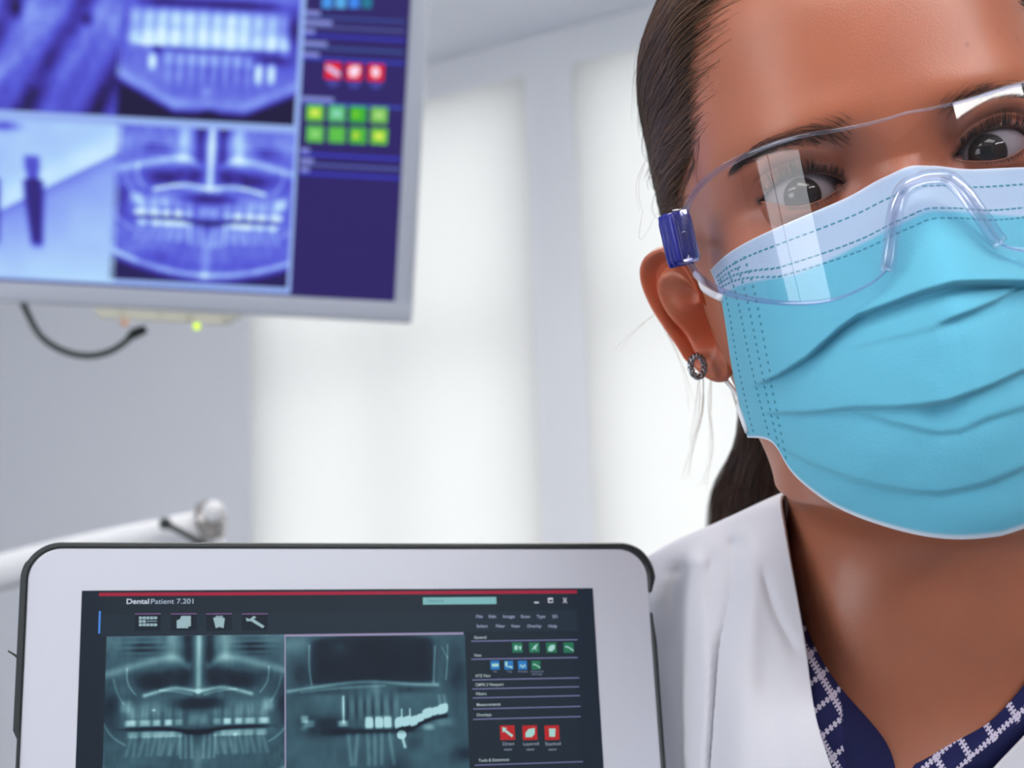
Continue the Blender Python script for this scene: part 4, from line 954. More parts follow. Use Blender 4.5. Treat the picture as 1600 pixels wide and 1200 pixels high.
# pleats: fold lines traced on the mask, each one a step with a shadowed underside
def fold(pp, amp, below, above, fade=(6, 8)):
    P = mpts(pp)[:, :2]; P = P[np.argsort(P[:, 0])]; xs = P[:, 0]; yf = np.interp(Gx, xs, P[:, 1])
    s0 = (P[1, 1]-P[0, 1])/(P[1, 0]-P[0, 0]+1e-6); s1 = (P[-1, 1]-P[-2, 1])/(P[-1, 0]-P[-2, 0]+1e-6)
    yf = yf+np.where(Gx < xs[0], (Gx-xs[0])*np.clip(s0, -1, 1), 0)+np.where(Gx > xs[-1], (Gx-xs[-1])*np.clip(s1, -1, 1), 0)
    w = np.clip((Gx-xs[0])/fade[0]+.25, 0, 1)*np.clip((xs[-1]-Gx)/fade[1]+1, 0, 1)
    d = yf-Gy
    t = 1/(1+np.exp(-np.clip(d/(.28 if amp > 2.5 else .45), -40, 40)))
    return w*amp*(-t*np.exp(-np.maximum(d, 0)/below)*.62+(1-t)*np.exp(np.minimum(d, 0)/above)*.38), yf
disp = np.zeros_like(Gx)
for pp, am, be, ab in (
    ([(1184, 601), (1215, 588), (1260, 560), (1310, 515), (1340, 494), (1400, 472), (1440, 457), (1490, 444), (1600, 442)], 7.0, 12, 9),
    ([(1200, 646), (1250, 646), (1290, 643), (1330, 638), (1400, 637), (1470, 631)], 2.8, 9, 7),
    ([(1440, 634), (1480, 628), (1512, 617), (1550, 603), (1600, 580)], 2.8, 9, 7),
    ([(1470, 505), (1528, 484), (1560, 470), (1600, 446)], 3.4, 7, 6),
    ([(1330, 640), (1390, 660), (1460, 677), (1500, 675), (1540, 656), (1600, 638)], 1.2, 7, 6),
    ([(1215, 700), (1280, 730), (1340, 752), (1400, 766), (1470, 772), (1540, 757), (1600, 732)], 1.5, 6, 6),
    ([(1330, 545), (1400, 528), (1470, 510)], .7, 6, 6)):
    d_, _ = fold(pp, am, be, ab); disp += d_
def vn2(x, y, s): return vnoise(x/s+20, y/s+20)
disp += .9*vn2(Gx, Gy, 17)*np.clip(Bp*4-.6, 0, 1)+.35*vn2(Gx, Gy, 6)*np.clip(Bp*4-.6, 0, 1)
# stiff band over the nose
Gz = maskz(Gx, Gy)+disp
Gz[:, :3] -= np.array([.6, .3, .1])
MV = np.stack([Gx, Gy, Gz], -1)
inner = MV.copy(); inner[..., 2] -= .9
edge_i = np.concatenate([np.arange(ncol), np.arange(1, nb)*ncol+ncol-1, (nb-1)*ncol+np.arange(ncol-2, -1, -1), np.arange(nb-2, 0, -1)*ncol])
mf = gridfaces(nb, ncol)[:, ::-1]; N_ = nb*ncol
mfi = gridfaces(nb, ncol)+N_
ef = np.stack([edge_i, np.roll(edge_i, -1), np.roll(edge_i, -1)+N_, edge_i+N_], -1)
MAIN, BAND, EDGE = lin((100, 184, 214)), lin((172, 196, 226)), lin((214, 222, 238))
# colour of the cloth itself: pale nose band on top, cyan below, white turned lower hem
bandb = np.interp(np.abs(Gx), [0, 20, 40, 60], [.135, .15, .19, .17])
mix = 1/(1+np.exp((Bp-bandb)/.0025))
hem = 1/(1+np.exp(-(Bp-.988)/.002)); hem = np.maximum(hem, 1/(1+np.exp((Bp-.006)/.002)))
mcol = np.array(MAIN)*(1-mix[..., None])+np.array(BAND)*mix[..., None]; mcol = mcol*(1-hem[..., None])+np.array(EDGE)*hem[..., None]
mcol = np.concatenate([mcol.reshape(-1, 3), np.tile(EDGE, (N_, 1))])
M_mask = mat('mask_nonwoven', (1, 1, 1), .72, spec=.25, attr=True, bump=.15, bscale=1600, sheen=.15, sss=.25, sssr=(1, 1, 1), sscale=.002)
_nt = M_mask.node_tree; _uv = _nt.nodes.new('ShaderNodeUVMap'); _uv.uv_map = 'UVMap'
_wv = _nt.nodes.new('ShaderNodeTexWave'); _wv.wave_type = 'BANDS'; _wv.bands_direction = 'X'; _wv.inputs['Scale'].default_value = 1.0; _wv.inputs['Distortion'].default_value = .5
_nt.links.new(_uv.outputs[0], _wv.inputs['Vector'])
_b2 = _nt.nodes.new('ShaderNodeBump'); _b2.inputs['Strength'].default_value = .10; _b2.inputs['Distance'].default_value = .0005; _b1 = [n for n in _nt.nodes if n.type == 'BUMP' and n != _b2][0]
_nt.links.new(_wv.outputs['Fac'], _b2.inputs['Height']); _nt.links.new(_b1.outputs['Normal'], _b2.inputs['Normal']); _nt.links.new(_b2.outputs['Normal'], _nt.nodes['Principled BSDF'].inputs['Normal'])
muv = np.stack([(Gx*.45+Gy*.9)*.48, Gx*.05], -1).reshape(-1, 2); muv = np.concatenate([muv, muv])
mask = empty('face_mask', h2w([0, -60, 0]), 'light blue pleated surgical mask over nose and mouth', 'face mask')
mc_o = mesh_obj('pleated_cloth', h2w(np.concatenate([MV.reshape(-1, 3), inner.reshape(-1, 3)])), np.concatenate([mf, mfi, ef]), M_mask, mask, col=mcol, uv=muv)
# pressed stitches: rows of small dashes and dots lying on the cloth
M_stitch = mat('mask_pressed_seam', lin((62, 142, 172)), .6)
def surf(bq, aq):                              # point of the cloth at row b, signed column a in [-1,1]
    j = np.clip(bq*(nb-1), 0, nb-1.001); i = np.clip((aq+1)/2*(ncol-1), 0, ncol-1.001); j0, i0 = int(j), int(i); fj, fi = j-j0, i-i0
    p = (MV[j0, i0]*(1-fi)+MV[j0, i0+1]*fi)*(1-fj)+(MV[j0+1, i0]*(1-fi)+MV[j0+1, i0+1]*fi)*fj
    du = MV[j0, min(i0+2, ncol-1)]-MV[j0, max(i0-2, 0)]; dv = MV[max(j0-2, 0), i0]-MV[min(j0+2, nb-1), i0]
    n = np.cross(du, dv); n /= np.linalg.norm(n)+1e-9; du /= np.linalg.norm(du)+1e-9; return p, du, n
SV, SF = [], []
def dash(b, a, L, Wd):
    p, du, n = surf(b, a); dv = np.cross(n, du); k = len(SV)
    for z, f in ((.02, 1.0), (.16, .6)):
        for sx, sy in ((-1, -1), (1, -1), (1, 1), (-1, 1)): SV.append(p+du*sx*L*f+dv*sy*Wd*f+n*z)
    SF.extend([(k+4, k+5, k+6, k+7)]+[(k+i, k+(i+1) % 4, k+4+(i+1) % 4, k+4+i) for i in range(4)])
def brow_at(a, key): return np.interp(abs(a), [0, .35, .7, 1], key)
for key, lim, L in (((.062, .06, .062, .06), .985, .78), ((.128, .138, .148, .10), .97, .9), ((.158, .170, .182, .125), .97, .8), ((.1, .1, .1, .082), -.86, .7)):
    tot = 0; a = -.985
    while a < .985:
        b = brow_at(a, key); p0, du, n = surf(b, a); p1, _, _ = surf(b, min(a+.01, .99)); st = np.linalg.norm(p1-p0)/.01
        if lim > 0 or abs(a) > -lim: dash(b, a, L, .33)
        a += 2.35/max(st, 20)
for k in range(4):                             # dotted weld along the side hem
    for r in range(27):
        b = .06+r*.0345
        for sg in (-1, 1): dash(b, sg*(.975-k*.046*(1+.25*b)), .62, .5)
st = mesh_obj('pressed_seams', h2w(np.array(SV)), SF, M_stitch, mask, smooth=False); st['kind'] = 'stuff'
M_loop = mat('ear_loop_white', lin((226, 226, 232)), .8)
for sg in (-1, 1):
    def E_(px, py, dz): q = hit_field(px, py, maskz)+np.array([0, 0, dz]); q[0] *= -sg; return q
    c1 = E_(1128, 466, .8); c2 = np.array([sg*64.5, -15, -72]); l1 = [c1, c1*.66+c2*.34+np.array([sg*1.5, 0, 0]), c1*.3+c2*.7+np.array([sg*1.5, 0, 0]), c2, np.array([sg*67, -8, -98])]
    l2 = [E_(1168, 676, .6), E_(1155, 640, .6), np.array([sg*58, -66, -62]), np.array([sg*62, -55, -84]), np.array([sg*66, -46, -97])]
    for l in (l1, l2): tube('ear_loop', h2w(resample(l, 24)), .0013 if l is l1 else .0009, M_loop, mask, 8)

# ------------------------------------------------------------------ goggles
def lensz(x, y):
    ax = np.minimum(np.abs(x), 74.6); return -52+82*np.sqrt(np.maximum(1-(ax/75.0)**2.25, 0.0))-.0016*(y-4)**2-.14*(y-4)
def lpts(pp): return np.array([hit_field(x, y, lensz) for x, y in pp])[:, :2]
def to_mid(P): P = P[P[:, 0] < -2.0]; return P
g_top = lpts([(1068, 360), (1072, 330), (1086, 300), (1108, 277), (1135, 258), (1180, 236), (1230, 218), (1290, 206), (1345, 196), (1385, 186)])
g_top = np.vstack([to_mid(g_top), [0, g_top[-1, 1]+.5]])
g_bot = lpts([(1068, 360), (1072, 392), (1082, 418), (1104, 442), (1140, 459), (1190, 470), (1250, 474), (1310, 466), (1352, 448), (1382, 424)])
g_arch = lpts([(1382, 424), (1390, 392), (1396, 350), (1404, 312), (1416, 293), (1434, 284)])
g_bot = np.vstack([to_mid(g_bot), to_mid(g_arch)[1:]]); ymid = g_arch[-1, 1]+.3
g_bot = np.vstack([g_bot, [0, ymid]])
def poly_res(P, n):
    s = np.concatenate([[0], np.cumsum(np.linalg.norm(np.diff(P, axis=0), axis=1))]); q = np.linspace(0, s[-1], n); return np.stack([np.interp(q, s, P[:, k]) for k in (0, 1)], 1)
# match lower and upper edge by their horizontal position, keep the arch dense
gt = resample(g_top, 220); gb_ = resample(g_bot, 260)
gbx = np.clip(gb_[:, 0], gt[0, 0], 0); tx = np.maximum.accumulate(gbx+np.linspace(0, 1e-4, len(gbx)))
st_ = np.interp(tx, np.maximum.accumulate(gt[:, 0]+np.linspace(0, 1e-4, len(gt))), gt[:, 1]); topm = np.stack([tx, st_], 1)
topm[0] = gt[0]
nrow = 40; Lr = np.linspace(0, 1, nrow)[:, None, None]
LG = (1-Lr)*topm[None]+Lr*gb_[None]
LG = np.concatenate([LG, (LG*np.array([-1, 1]))[:, -2::-1]], 1); lnc = LG.shape[1]
LV = np.concatenate([LG, lensz(LG[..., 0], LG[..., 1])[..., None]], -1)
M_lens = mat_clear('goggle_lens', (.97, .965, .98), 1.47, refl=.97)
M_rim = mat_clear('goggle_rim_clear', (.80, .80, .93), 1.9)
M_nose = mat_clear('goggle_nose_clear', (.93, .94, .985), 2.0)
M_rimv = mat('goggle_rim_violet', lin((150, 150, 196)), .12, spec=.8)
M_blue = mat('goggle_blue_hinge', lin((34, 38, 136)), .35, spec=.4)
gog = empty('safety_goggles', h2w([0, 0, 20]), 'clear wraparound safety goggles with blue hinge over the eyes', 'goggles')
mesh_obj('lens', h2w(LV.reshape(-1, 3)), gridfaces(nrow, lnc)[:, ::-1].copy(), M_lens, gog)
rim_top = LV[0]; rim_bot = LV[-1]
k0 = max(np.where(gb_[:, 1] <= g_arch[0, 1]+.4)[0].max(), 5) if len(np.where(gb_[:, 1] <= g_arch[0, 1]+.4)[0]) else 150
def clear_tube(name, pts, r, m=None, n=10):
    return tube(name, h2w(pts), r, m or M_rim, gog, n)
clear_tube('rim', resample(rim_top, 160), .0009*np.interp(np.linspace(-1, 1, 160), [-1, -.7, -.3, 0, .3, .7, 1], [1.2, 1.15, .7, .5, .7, 1.15, 1.2]))
nbm = len(gb_)
clear_tube('rim', resample(rim_bot[:k0+1], 90), np.concatenate([np.linspace(.0013, .0011, 30), np.linspace(.0011, .0004, 60)]))
clear_tube('rim', resample(rim_bot[lnc-1-k0:][::1], 90), .0006)
arch = rim_bot[k0:lnc-k0]; ap = resample(arch, 90)+np.array([0, 0, 1.0])
clear_tube('nose_bridge', ap, .0025, M_nose, 14)
clear_tube('nose_bridge', ap+np.array([0, 0, 1.2]), .0007, M_nose, 8)
clear_tube('nose_bridge', ap+np.array([0, 0, -5.5]), .0012, M_nose, 10)
# hinge block and temple arm, both sides
for sg in (-1, 1):
    def hp(px, py, dx=0, dz=0): q = hit_field(px, py, lensz); q = q+np.array([dx, 0, dz]); q[0] *= -sg; return q
    c = hit_field(1071, 368, lensz); c = np.array([sg*abs(c[0]), c[1], c[2]])
    ex = np.array([-sg*.30, 0, .95]); ex /= np.linalg.norm(ex); ey = np.array([0, 1.0, 0]); ez = np.cross(ex, ey)
    w = lambda v: (HR @ v) @ camR.T
    fr = (h2w(c), camR @ (HR @ ex), camR @ (HR @ ey), camR @ (HR @ ez))
    hb = boxmesh('hinge', fr, -.0135, -.0005, -.0086, .0086, -.0042, .0042, M_blue, gog, .0022, 4)
    for q in (-.0094, -.0052): boxmesh('hinge_ridge', fr, q-.0006, q+.0006, -.0088, .0088, -.0045, .0045, M_blue, hb, .0004, 1)
    tube('temple_arm', h2w(resample([c+np.array([0, 0, -10]), c+np.array([sg*1.5, 1, -28]), np.array([sg*71, c[1]+3, -88]), np.array([sg*69, c[1]-8, -112])], 30)), .0021, M_blue, gog, 10)
    boxmesh('end_cap', fr, -.0004, .0016, -.0092, .0092, -.0032, .0032, M_rim, gog, .001, 2)

# ------------------------------------------------------------------ earring
M_silver = mat('dark_silver', lin((150, 153, 160)), .24, metal=.95, noise=.35, nscale=900)
er_c = un(1090, 572, .563); er_ex = Xv*.74+Yv*(-.10)+Zv*(-.60); er_ex /= np.linalg.norm(er_ex); er_ey = Yv*.97-Xv*.12; er_ey -= np.dot(er_ey, er_ex)*er_ex; er_ey /= np.linalg.norm(er_ey); er_ez = np.cross(er_ex, er_ey)
ear = empty('earring', er_c, 'braided dark silver ring stud in the visible ear lobe', 'earring')
sE = .563/F; ph = np.linspace(0, 2*math.pi, 140)
for k in range(3):
    a = ph*4+k*2*math.pi/3; R0, r0 = 15.5*sE, 3.5*sE
    P = er_c+np.outer((R0+r0*np.cos(a))*np.cos(ph), er_ex)+np.outer((R0*1.08+r0*np.cos(a))*np.sin(ph), er_ey)+np.outer(r0*np.sin(a), er_ez)
    tube('strand', P, 2.0*sE, M_silver, ear, 8)
tube('post', [er_c-er_ez*.004+er_ey*15*sE, er_c-er_ez*.0003+er_ey*15*sE], .0006, M_silver, ear, 8)

# ------------------------------------------------------------------ hair
def strands(paths, r0, r1=.25):
    """many thin tapered three-sided hairs: paths (n, m, 3) in world, radius in metres"""
    P = np.asarray(paths); n, m, _ = P.shape; T = np.gradient(P, axis=1); T /= np.linalg.norm(T, axis=2, keepdims=True)+1e-12
    ref = np.broadcast_to(Zv, P.shape); A = np.cross(T, ref); A /= np.linalg.norm(A, axis=2, keepdims=True)+1e-9; B = np.cross(T, A)
    tp = (np.linspace(1, r1, m)*np.minimum(1, .45+np.linspace(0, 3, m)))[None, :, None]*(np.asarray(r0).reshape(-1, 1, 1) if np.ndim(r0) else r0)
    V = np.stack([P+tp*(math.cos(a)*A+math.sin(a)*B) for a in (0, 2.094, 4.189)], 2)     # n, m, 3, 3
    i = (np.arange(n)*m*3)[:, None, None]+(np.arange(m-1)*3)[None, :, None]; k = np.arange(3)[None, None, :]; k2 = (k+1) % 3
    f = np.stack([i+k, i+k2, i+3+k2, i+3+k], -1).reshape(-1, 4)
    return V.reshape(-1, 3), f
RS = np.random.RandomState(11)
hlp = np.array([hit_head(x, y) for x, y in ((1128, 2), (1108, 60), (1097, 120), (1090, 175), (1084, 235), (1064, 300), (1055, 330))])
hl_y = hlp[:, 1]; hl_t = np.degrees(np.arctan2(np.abs(hlp[:, 0]), hlp[:, 2]+75))
_o = np.argsort(hl_y); HLY = np.concatenate([[-70, -34, -8], hl_y[_o], [hl_y.max()+9, hl_y.max()+16, 112]]); HLT = np.concatenate([[122, 118, 100], hl_t[_o], [hl_t[np.argmax(hl_y)]*.6, 4, 0]])
def hairline(y): return np.interp(y, HLY, HLT)
def hair_pt(th, y, off):                        # point above the scalp
    p = head_xyz(th, y, False); c = np.stack([0*p[..., 0], np.clip(p[..., 1], -60, 45), np.full(p.shape[:-1], -80.0)], -1); n = p-c
    n /= np.linalg.norm(n, axis=-1, keepdims=True); return p+n*off[..., None]
def loft(th, y): return .3+3.0*(1-np.exp(-np.maximum(np.abs(th)-hairline(y), 0)/13))
# cap under the strands
ct_, cy_ = np.meshgrid(np.linspace(0, 1, 90), np.concatenate([np.linspace(-58, 100, 90), [105, 109, 111.5]]))
capV = []; capF = []
for sg in (-1, 1):
    hl_ = hairline(cy_)+(8+1.5*np.sin(cy_*1.7)+1.0*np.sin(cy_*3.9+1))*np.clip((88-cy_)/18, 0, 1)-2*np.clip((cy_-80)/8, 0, 1); th = hl_+(181-hl_)*ct_
    off = np.maximum(loft(th, cy_)-1.1, -.4); q = hair_pt(sg*th, cy_, off)
    f = gridfaces(*cy_.shape); capF.append((f if sg > 0 else f[:, ::-1])+len(capV)*cy_.size); capV.append(h2w(q.reshape(-1, 3)))
def make_paths(n, side, ylo, yhi, spread, m=15, base=-1.0):
    y0 = RS.uniform(ylo, yhi, n); th0 = hairline(y0)+np.abs(RS.normal(0, 1, n))*spread+base+RS.normal(0, 2.4, n)
    ln = RS.uniform(.35, .95, n); s = np.linspace(0, 1, m)[None, :]
    th = th0[:, None]+(152-th0[:, None])*s*ln[:, None]
    yt = np.where(y0 > 30, 12+.35*y0, y0*.55-4)
    wob = RS.normal(0, 1.2, (n, 1))*np.sin(s*3.1)+RS.normal(0, .5, (n, 1))*np.sin(s*9+RS.uniform(0, 6, (n, 1)))
    y = y0[:, None]+(yt-y0)[:, None]*(s*ln[:, None])**1.15+wob
    off = loft(th, y)*np.minimum(1, .25+s*4)+RS.uniform(-1.0, .7, (n, 1))*np.minimum(1, s*6)
    return h2w(hair_pt(side*th, y, off).reshape(-1, 3)).reshape(n, m, 3)
allp = [make_paths(2500, -1, -22, HLY[-1]-10, 14, base=4), make_paths(620, -1, -20, 88, 8, base=-5.5), make_paths(1300, 1, -20, 102, 14), make_paths(700, -1, 70, 109, 30, base=-2), make_paths(700, 1, 70, 109, 30, base=-2)]
fly = make_paths(70, -1, -15, 90, 26); fly = fly+(fly-h2w([0, 30, -80]))*(RS.uniform(.0, .055, (70, 1, 1))*np.linspace(0, 1, 15)[None, :, None])
allp.append(fly); P_all = np.concatenate(allp); nS = len(P_all)
rad_ = RS.uniform(.00011, .00023, nS); rad_[2500:3120] *= .62; sv, sf = strands(P_all, rad_)
base_c = np.array(lin((36, 26, 23))); hi_c = np.array(lin((138, 102, 78)))
mixc = RS.beta(1.2, 2.4, nS)[:, None]; mixc[2500:3120] = .35+.6*mixc[2500:3120]; hc = base_c*(1-mixc)+hi_c*mixc
hcol = np.concatenate([np.tile(base_c*.55, (sum(len(v) for v in capV), 1)), np.repeat(hc, 45, 0)])
M_hair = mat('brown_hair', (1, 1, 1), .42, spec=.34, attr=True)
ncap = sum(len(v) for v in capV)
mesh_obj('hair', np.vstack(capV+[sv]), np.concatenate(capF+[sf+ncap]), M_hair, person, col=hcol)['label'] = 'dark brown hair combed back from the forehead'
# ponytail behind the neck
pk = np.array([(1190, 540, .700, 34), (1196, 610, .697, 40), (1194, 690, .694, 42), (1184, 750, .692, 57), (1174, 810, .692, 60), (1162, 880, .695, 50), (1150, 960, .70, 34)], float)
pt_ = spline1(np.arange(7), pk, np.linspace(0, 6, 40)); pc = np.array([un(*q[:3]) for q in pt_]); pr = pt_[:, 3]*.695/F
cv, cf = tube_data(pc, pr*.9, 20); cf = [f for f in cf if len(f) == 4]
n = 900; a0 = RS.uniform(0, 2*math.pi, n); rr = RS.uniform(.86, 1.03, n)+(RS.rand(n) < .06)*RS.uniform(.02, .14, n)
tw = RS.normal(0, .25, n); s = np.linspace(0, 1, 40)[None, :]
ang = a0[:, None]+tw[:, None]*s*2; rad = pr[None, :]*(rr[:, None]+.05*np.sin(s*7+a0[:, None]))
pp = pc[None]+rad[..., None]*(np.cos(ang)[..., None]*Xv+np.sin(ang)[..., None]*Zv)
pp = pp[:, ::2]
pv, pf = strands(pp, RS.uniform(.00013, .00026, n), .6)
mx_ = RS.beta(1.2, 3.5, n)[:, None]; pcl = np.array(lin((40, 28, 25)))*(1-mx_)+np.array(lin((92, 62, 48)))*mx_
mesh_obj('ponytail', np.vstack([cv, pv]), np.concatenate([np.array(cf), pf+len(cv)]), M_hair, person, col=np.concatenate([np.tile(base_c*.5, (len(cv), 1)), np.repeat(pcl, 60, 0)]))['label'] = 'brown ponytail hanging behind the neck'
# loose wisps around the ear
wis = []; wcol = []
for pts, d0, d1, k in (([(1098, 588), (1097, 640), (1086, 690), (1070, 745)], .585, .62, 6), ([(1092, 586), (1088, 640), (1080, 690)], .585, .62, 4), ([(1112, 585), (1108, 640), (1112, 700), (1100, 760)], .59, .64, 5), ([(1136, 588), (1152, 640), (1163, 690), (1152, 740)], .60, .66, 5),
    ([(1160, 690), (1150, 740), (1132, 790), (1122, 830)], .66, .67, 5), ([(1168, 690), (1148, 760), (1128, 825)], .66, .67, 4), ([(1022, 482), (1045, 530), (1075, 600), (1082, 640)], .60, .62, 3), ([(1025, 490), (990, 520), (962, 548)], .60, .62, 2), ([(1005, 330), (1000, 380), (1025, 330)], .57, .58, 1), ([(1010, 250), (996, 290), (1002, 330)], .58, .58, 2),
    ([(1082, 420), (1090, 450), (1098, 490), (1112, 520)], None, None, 5), ([(1076, 425), (1086, 470), (1100, 510)], None, None, 3), ([(1082, 235), (1083, 265), (1080, 285)], None, None, 4), ([(1092, 215), (1090, 250), (1088, 280)], None, None, 3), ([(1085, 250), (1066, 300), (1058, 330)], None, None, 10)):
    for i in range(k):
        q = np.array(pts, float)+RS.normal(0, 2.2, (len(pts), 2))*np.linspace(.4, 2.0, len(pts))[:, None]
        q = resample(q, 16) if len(q) > 2 else q
        if d0 is None:
            w = []
            for x, y in q:
                h = hit(x, y); w.append(un(x, y, depth_of(h)-.0008) if h is not None else (w[-1] if w else un(x, y, .56)))
            w = np.array(w)
        else: w = np.array([un(x, y, d) for (x, y), d in zip(q, np.linspace(d0, d1, 16))])
        wis.append(w); wcol.append(lin((74, 52, 40)) if (d0 or 0) > .595 and pts[0][0] > 1120 or d0 is None else lin((128, 98, 58)))  # the golden tone paints backlight into the wisps by the ear
wv, wf = strands(np.array(wis), .00008, .4)
mesh_obj('hair_wisps', wv, wf, M_hair, person, col=np.repeat(np.array(wcol), 48, 0))
# eyebrows
M_brow = mat('brow_hair', lin((42, 30, 27)), .5)
br_px = [(1336, 201), (1300, 207), (1262, 212), (1220, 221), (1180, 234), (1146, 254)]
brc = np.array([hit_head(*p) for p in br_px])
for sg in (-1, 1):
    C = resample(brc, 200); n = 520; t = RS.beta(1.5, 1.1, n); i = (t*199).astype(int); wd = np.interp(t, [0, .15, .6, 1], [3.4, 3.4, 2.8, 1.0])
    o = np.clip(RS.normal(0, .55, n), -1.1, 1.1)*wd
    p0 = C[i].copy(); p0[:, 1] += o-1.0; p0[:, 2] = headz(p0[:, 0], p0[:, 1])-.2
    tg = np.gradient(C, axis=0)[i]; tg /= np.linalg.norm(tg, axis=1)[:, None]
    lift = np.interp(t, [0, .12, .4, 1], [1.0, .75, .4, -.05])-.45*(o > 0)*np.interp(t, [0, .3, 1], [0, 1, 1]); L = RS.uniform(4.5, 8, n)*np.interp(t, [0, .1, .8, 1], [.9, 1, 1, .75])
    d = tg.copy(); d[:, 1] += lift; d[:, 0] += 0; d /= np.linalg.norm(d, axis=1)[:, None]
    s = np.linspace(0, 1, 7)[None, :, None]
    q = p0[:, None]+d[:, None]*L[:, None, None]*s; q[..., 2] = headz(q[..., 0], q[..., 1])+.1+.9*np.sin(s[..., 0]*2.2); q[..., 1] += -.5*(s[..., 0]**2)
    q[..., 0] *= -sg
    v, f = strands(h2w(q.reshape(-1, 3)).reshape(n, 7, 3), .00010, .3)
    mesh_obj('eyebrow', v, f, M_brow, person)
# eyelashes
M_lash = mat('lash', lin((20, 16, 18)), .5)
for sg in (-1, 1):
    cols = np.where(inslit & (np.sign(thc) == sg))[0]; ed = Pup[-1][cols]; lo = Plo[0][cols]; ee = ecol[cols]; q_all = []
    s = np.linspace(0, 1, 8)[:, None]
    for k in range(150):
        j = int(RS.uniform(.10, .985)*(len(cols)-1)); e = ee[j]; L = 6.8*(.55+.45*math.sin(math.pi*min(1, e*.95)))*RS.uniform(.75, 1.1)
        fan = (e-.45)*1.3+RS.normal(0, .12); p = ed[j]+np.array([0, 0, -.2])
        q = p+np.concatenate([sg*fan*.5*L*s, L*(.05*s+.62*s**2), L*(.85*s-.35*s**2)], 1); q_all.append(q)
    for k in range(45):
        j = int(RS.uniform(.25, .97)*(len(cols)-1)); e = ee[j]; L = 3.0*RS.uniform(.7, 1.1); fan = (e-.45)*1.2+RS.normal(0, .15)
        q_all.append(lo[j]+np.concatenate([sg*fan*.5*L*s, -L*(.1*s+.5*s**2), L*(.7*s-.2*s**2)], 1))
    v, f = strands(h2w(np.array(q_all).reshape(-1, 3)).reshape(-1, 8, 3), .00013, .2)
    mesh_obj('eyelashes', v, f, M_lash, person)

# ------------------------------------------------------------------ clothes
def patch(ctrl, nu_, nv_):
    """smooth sheet through a control net of (px, py, depth); rows x columns"""
    C = np.array([[unc(*p) for p in row] for row in ctrl]); r, c, _ = C.shape
    A = spline1(np.arange(r), C.reshape(r, -1), np.linspace(0, r-1, nu_)).reshape(nu_, c, 3)
    B = spline1(np.arange(c), np.swapaxes(A, 0, 1).reshape(c, -1), np.linspace(0, c-1, nv_)).reshape(nv_, nu_, 3)
    return np.swapaxes(B, 0, 1)
coat_net = [   # each row starts at the front edge of the coat and runs outwards over the shoulder; rows go up the left lapel, round the neck, down the right one
 [(1420, 1620, .545), (1300, 1640, .535), (1180, 1650, .555), (1080, 1660, .60), (1000, 1670, .66)],
 [(1345, 1330, .532), (1240, 1345, .532), (1140, 1360, .555), (1060, 1380, .60), (985, 1410, .665)],
 [(1300, 1200, .530), (1210, 1212, .536), (1125, 1228, .562), (1045, 1255, .61), (972, 1290, .67)],
 [(1273, 1110, .536), (1196, 1118, .543), (1118, 1132, .570), (1040, 1160, .615), (962, 1200, .675)],
 [(1259, 1010, .553), (1190, 1016, .560), (1112, 1026, .582), (1036, 1050, .624), (952, 1100, .68)],
 [(1240, 900, .567), (1184, 902, .577), (1112, 918, .600), (1034, 945, .634), (944, 1005, .685)],
 [(1224, 808, .589), (1186, 816, .600), (1116, 842, .620), (1026, 880, .646), (936, 950, .69)],
 [(1226, 772, .611), (1188, 788, .620), (1118, 820, .636), (1022, 866, .660), (930, 940, .70)],
 [(1270, 764, .650), (1220, 795, .665), (1130, 850, .685), (1030, 920, .705), (930, 1010, .72)],
 [(1350, 762, .678), (1320, 810, .705), (1260, 900, .725), (1180, 1040, .74), (1080, 1240, .75)],
 [(1455, 760, .690), (1455, 815, .722), (1455, 930, .745), (1455, 1100, .76), (1455, 1330, .765)],
 [(1570, 762, .678), (1610, 810, .705), (1680, 900, .725), (1760, 1040, .74), (1850, 1240, .75)],
 [(1668, 770, .650), (1720, 795, .665), (1800, 850, .685), (1900, 920, .705), (2010, 1010, .72)],
 [(1716, 790, .606), (1756, 800, .618), (1830, 830, .636), (1930, 880, .660), (2040, 960, .70)],
 [(1716, 860, .572), (1768, 862, .590), (1850, 880, .615), (1950, 920, .645), (2050, 980, .69)],
 [(1690, 980, .552), (1760, 980, .568), (1850, 1000, .597), (1950, 1030, .634), (2050, 1080, .685)],
 [(1640, 1102, .538), (1726, 1106, .550), (1820, 1120, .58), (1920, 1150, .624), (2020, 1190, .675)],
 [(1553, 1200, .530), (1660, 1212, .536), (1760, 1230, .562), (1860, 1260, .61), (1960, 1300, .67)],
 [(1490, 1330, .530), (1620, 1345, .532), (1740, 1360, .555), (1850, 1390, .60), (1950, 1420, .665)],
 [(1440, 1620, .540), (1570, 1640, .535), (1710, 1650, .555), (1830, 1660, .60), (1930, 1670, .66)]]
CP = patch(coat_net, 280, 120)
pxx = 800+F*CP[..., 0]/-CP[..., 2]; pyy = 600-F*CP[..., 1]/-CP[..., 2]
def fold_px(pts, w, a):
    P = resample(pts, 30); d = np.full(pxx.shape, 1e9)
    for q in P: d = np.minimum(d, (pxx-q[0])**2+(pyy-q[1])**2)
    return a*np.exp(-d/w**2)
dc = np.zeros(pxx.shape)
for pts, w, a in (([(1152, 858), (1150, 930), (1132, 1020), (1122, 1110), (1116, 1210)], 15, -.0055), ([(1160, 870), (1165, 950), (1160, 1060), (1150, 1200)], 26, .0035), ([(1090, 880), (1092, 960), (1098, 1060), (1090, 1200)], 18, .0045),
    ([(1060, 900), (1058, 980), (1052, 1080), (1040, 1200)], 20, -.005), ([(1195, 900), (1215, 960), (1240, 1010)], 9, -.0012), ([(1110, 850), (1060, 880), (1030, 930)], 22, .003), ([(1205, 1060), (1220, 1130), (1230, 1210)], 26, -.0012)):
    dc += fold_px(pts, w, a)
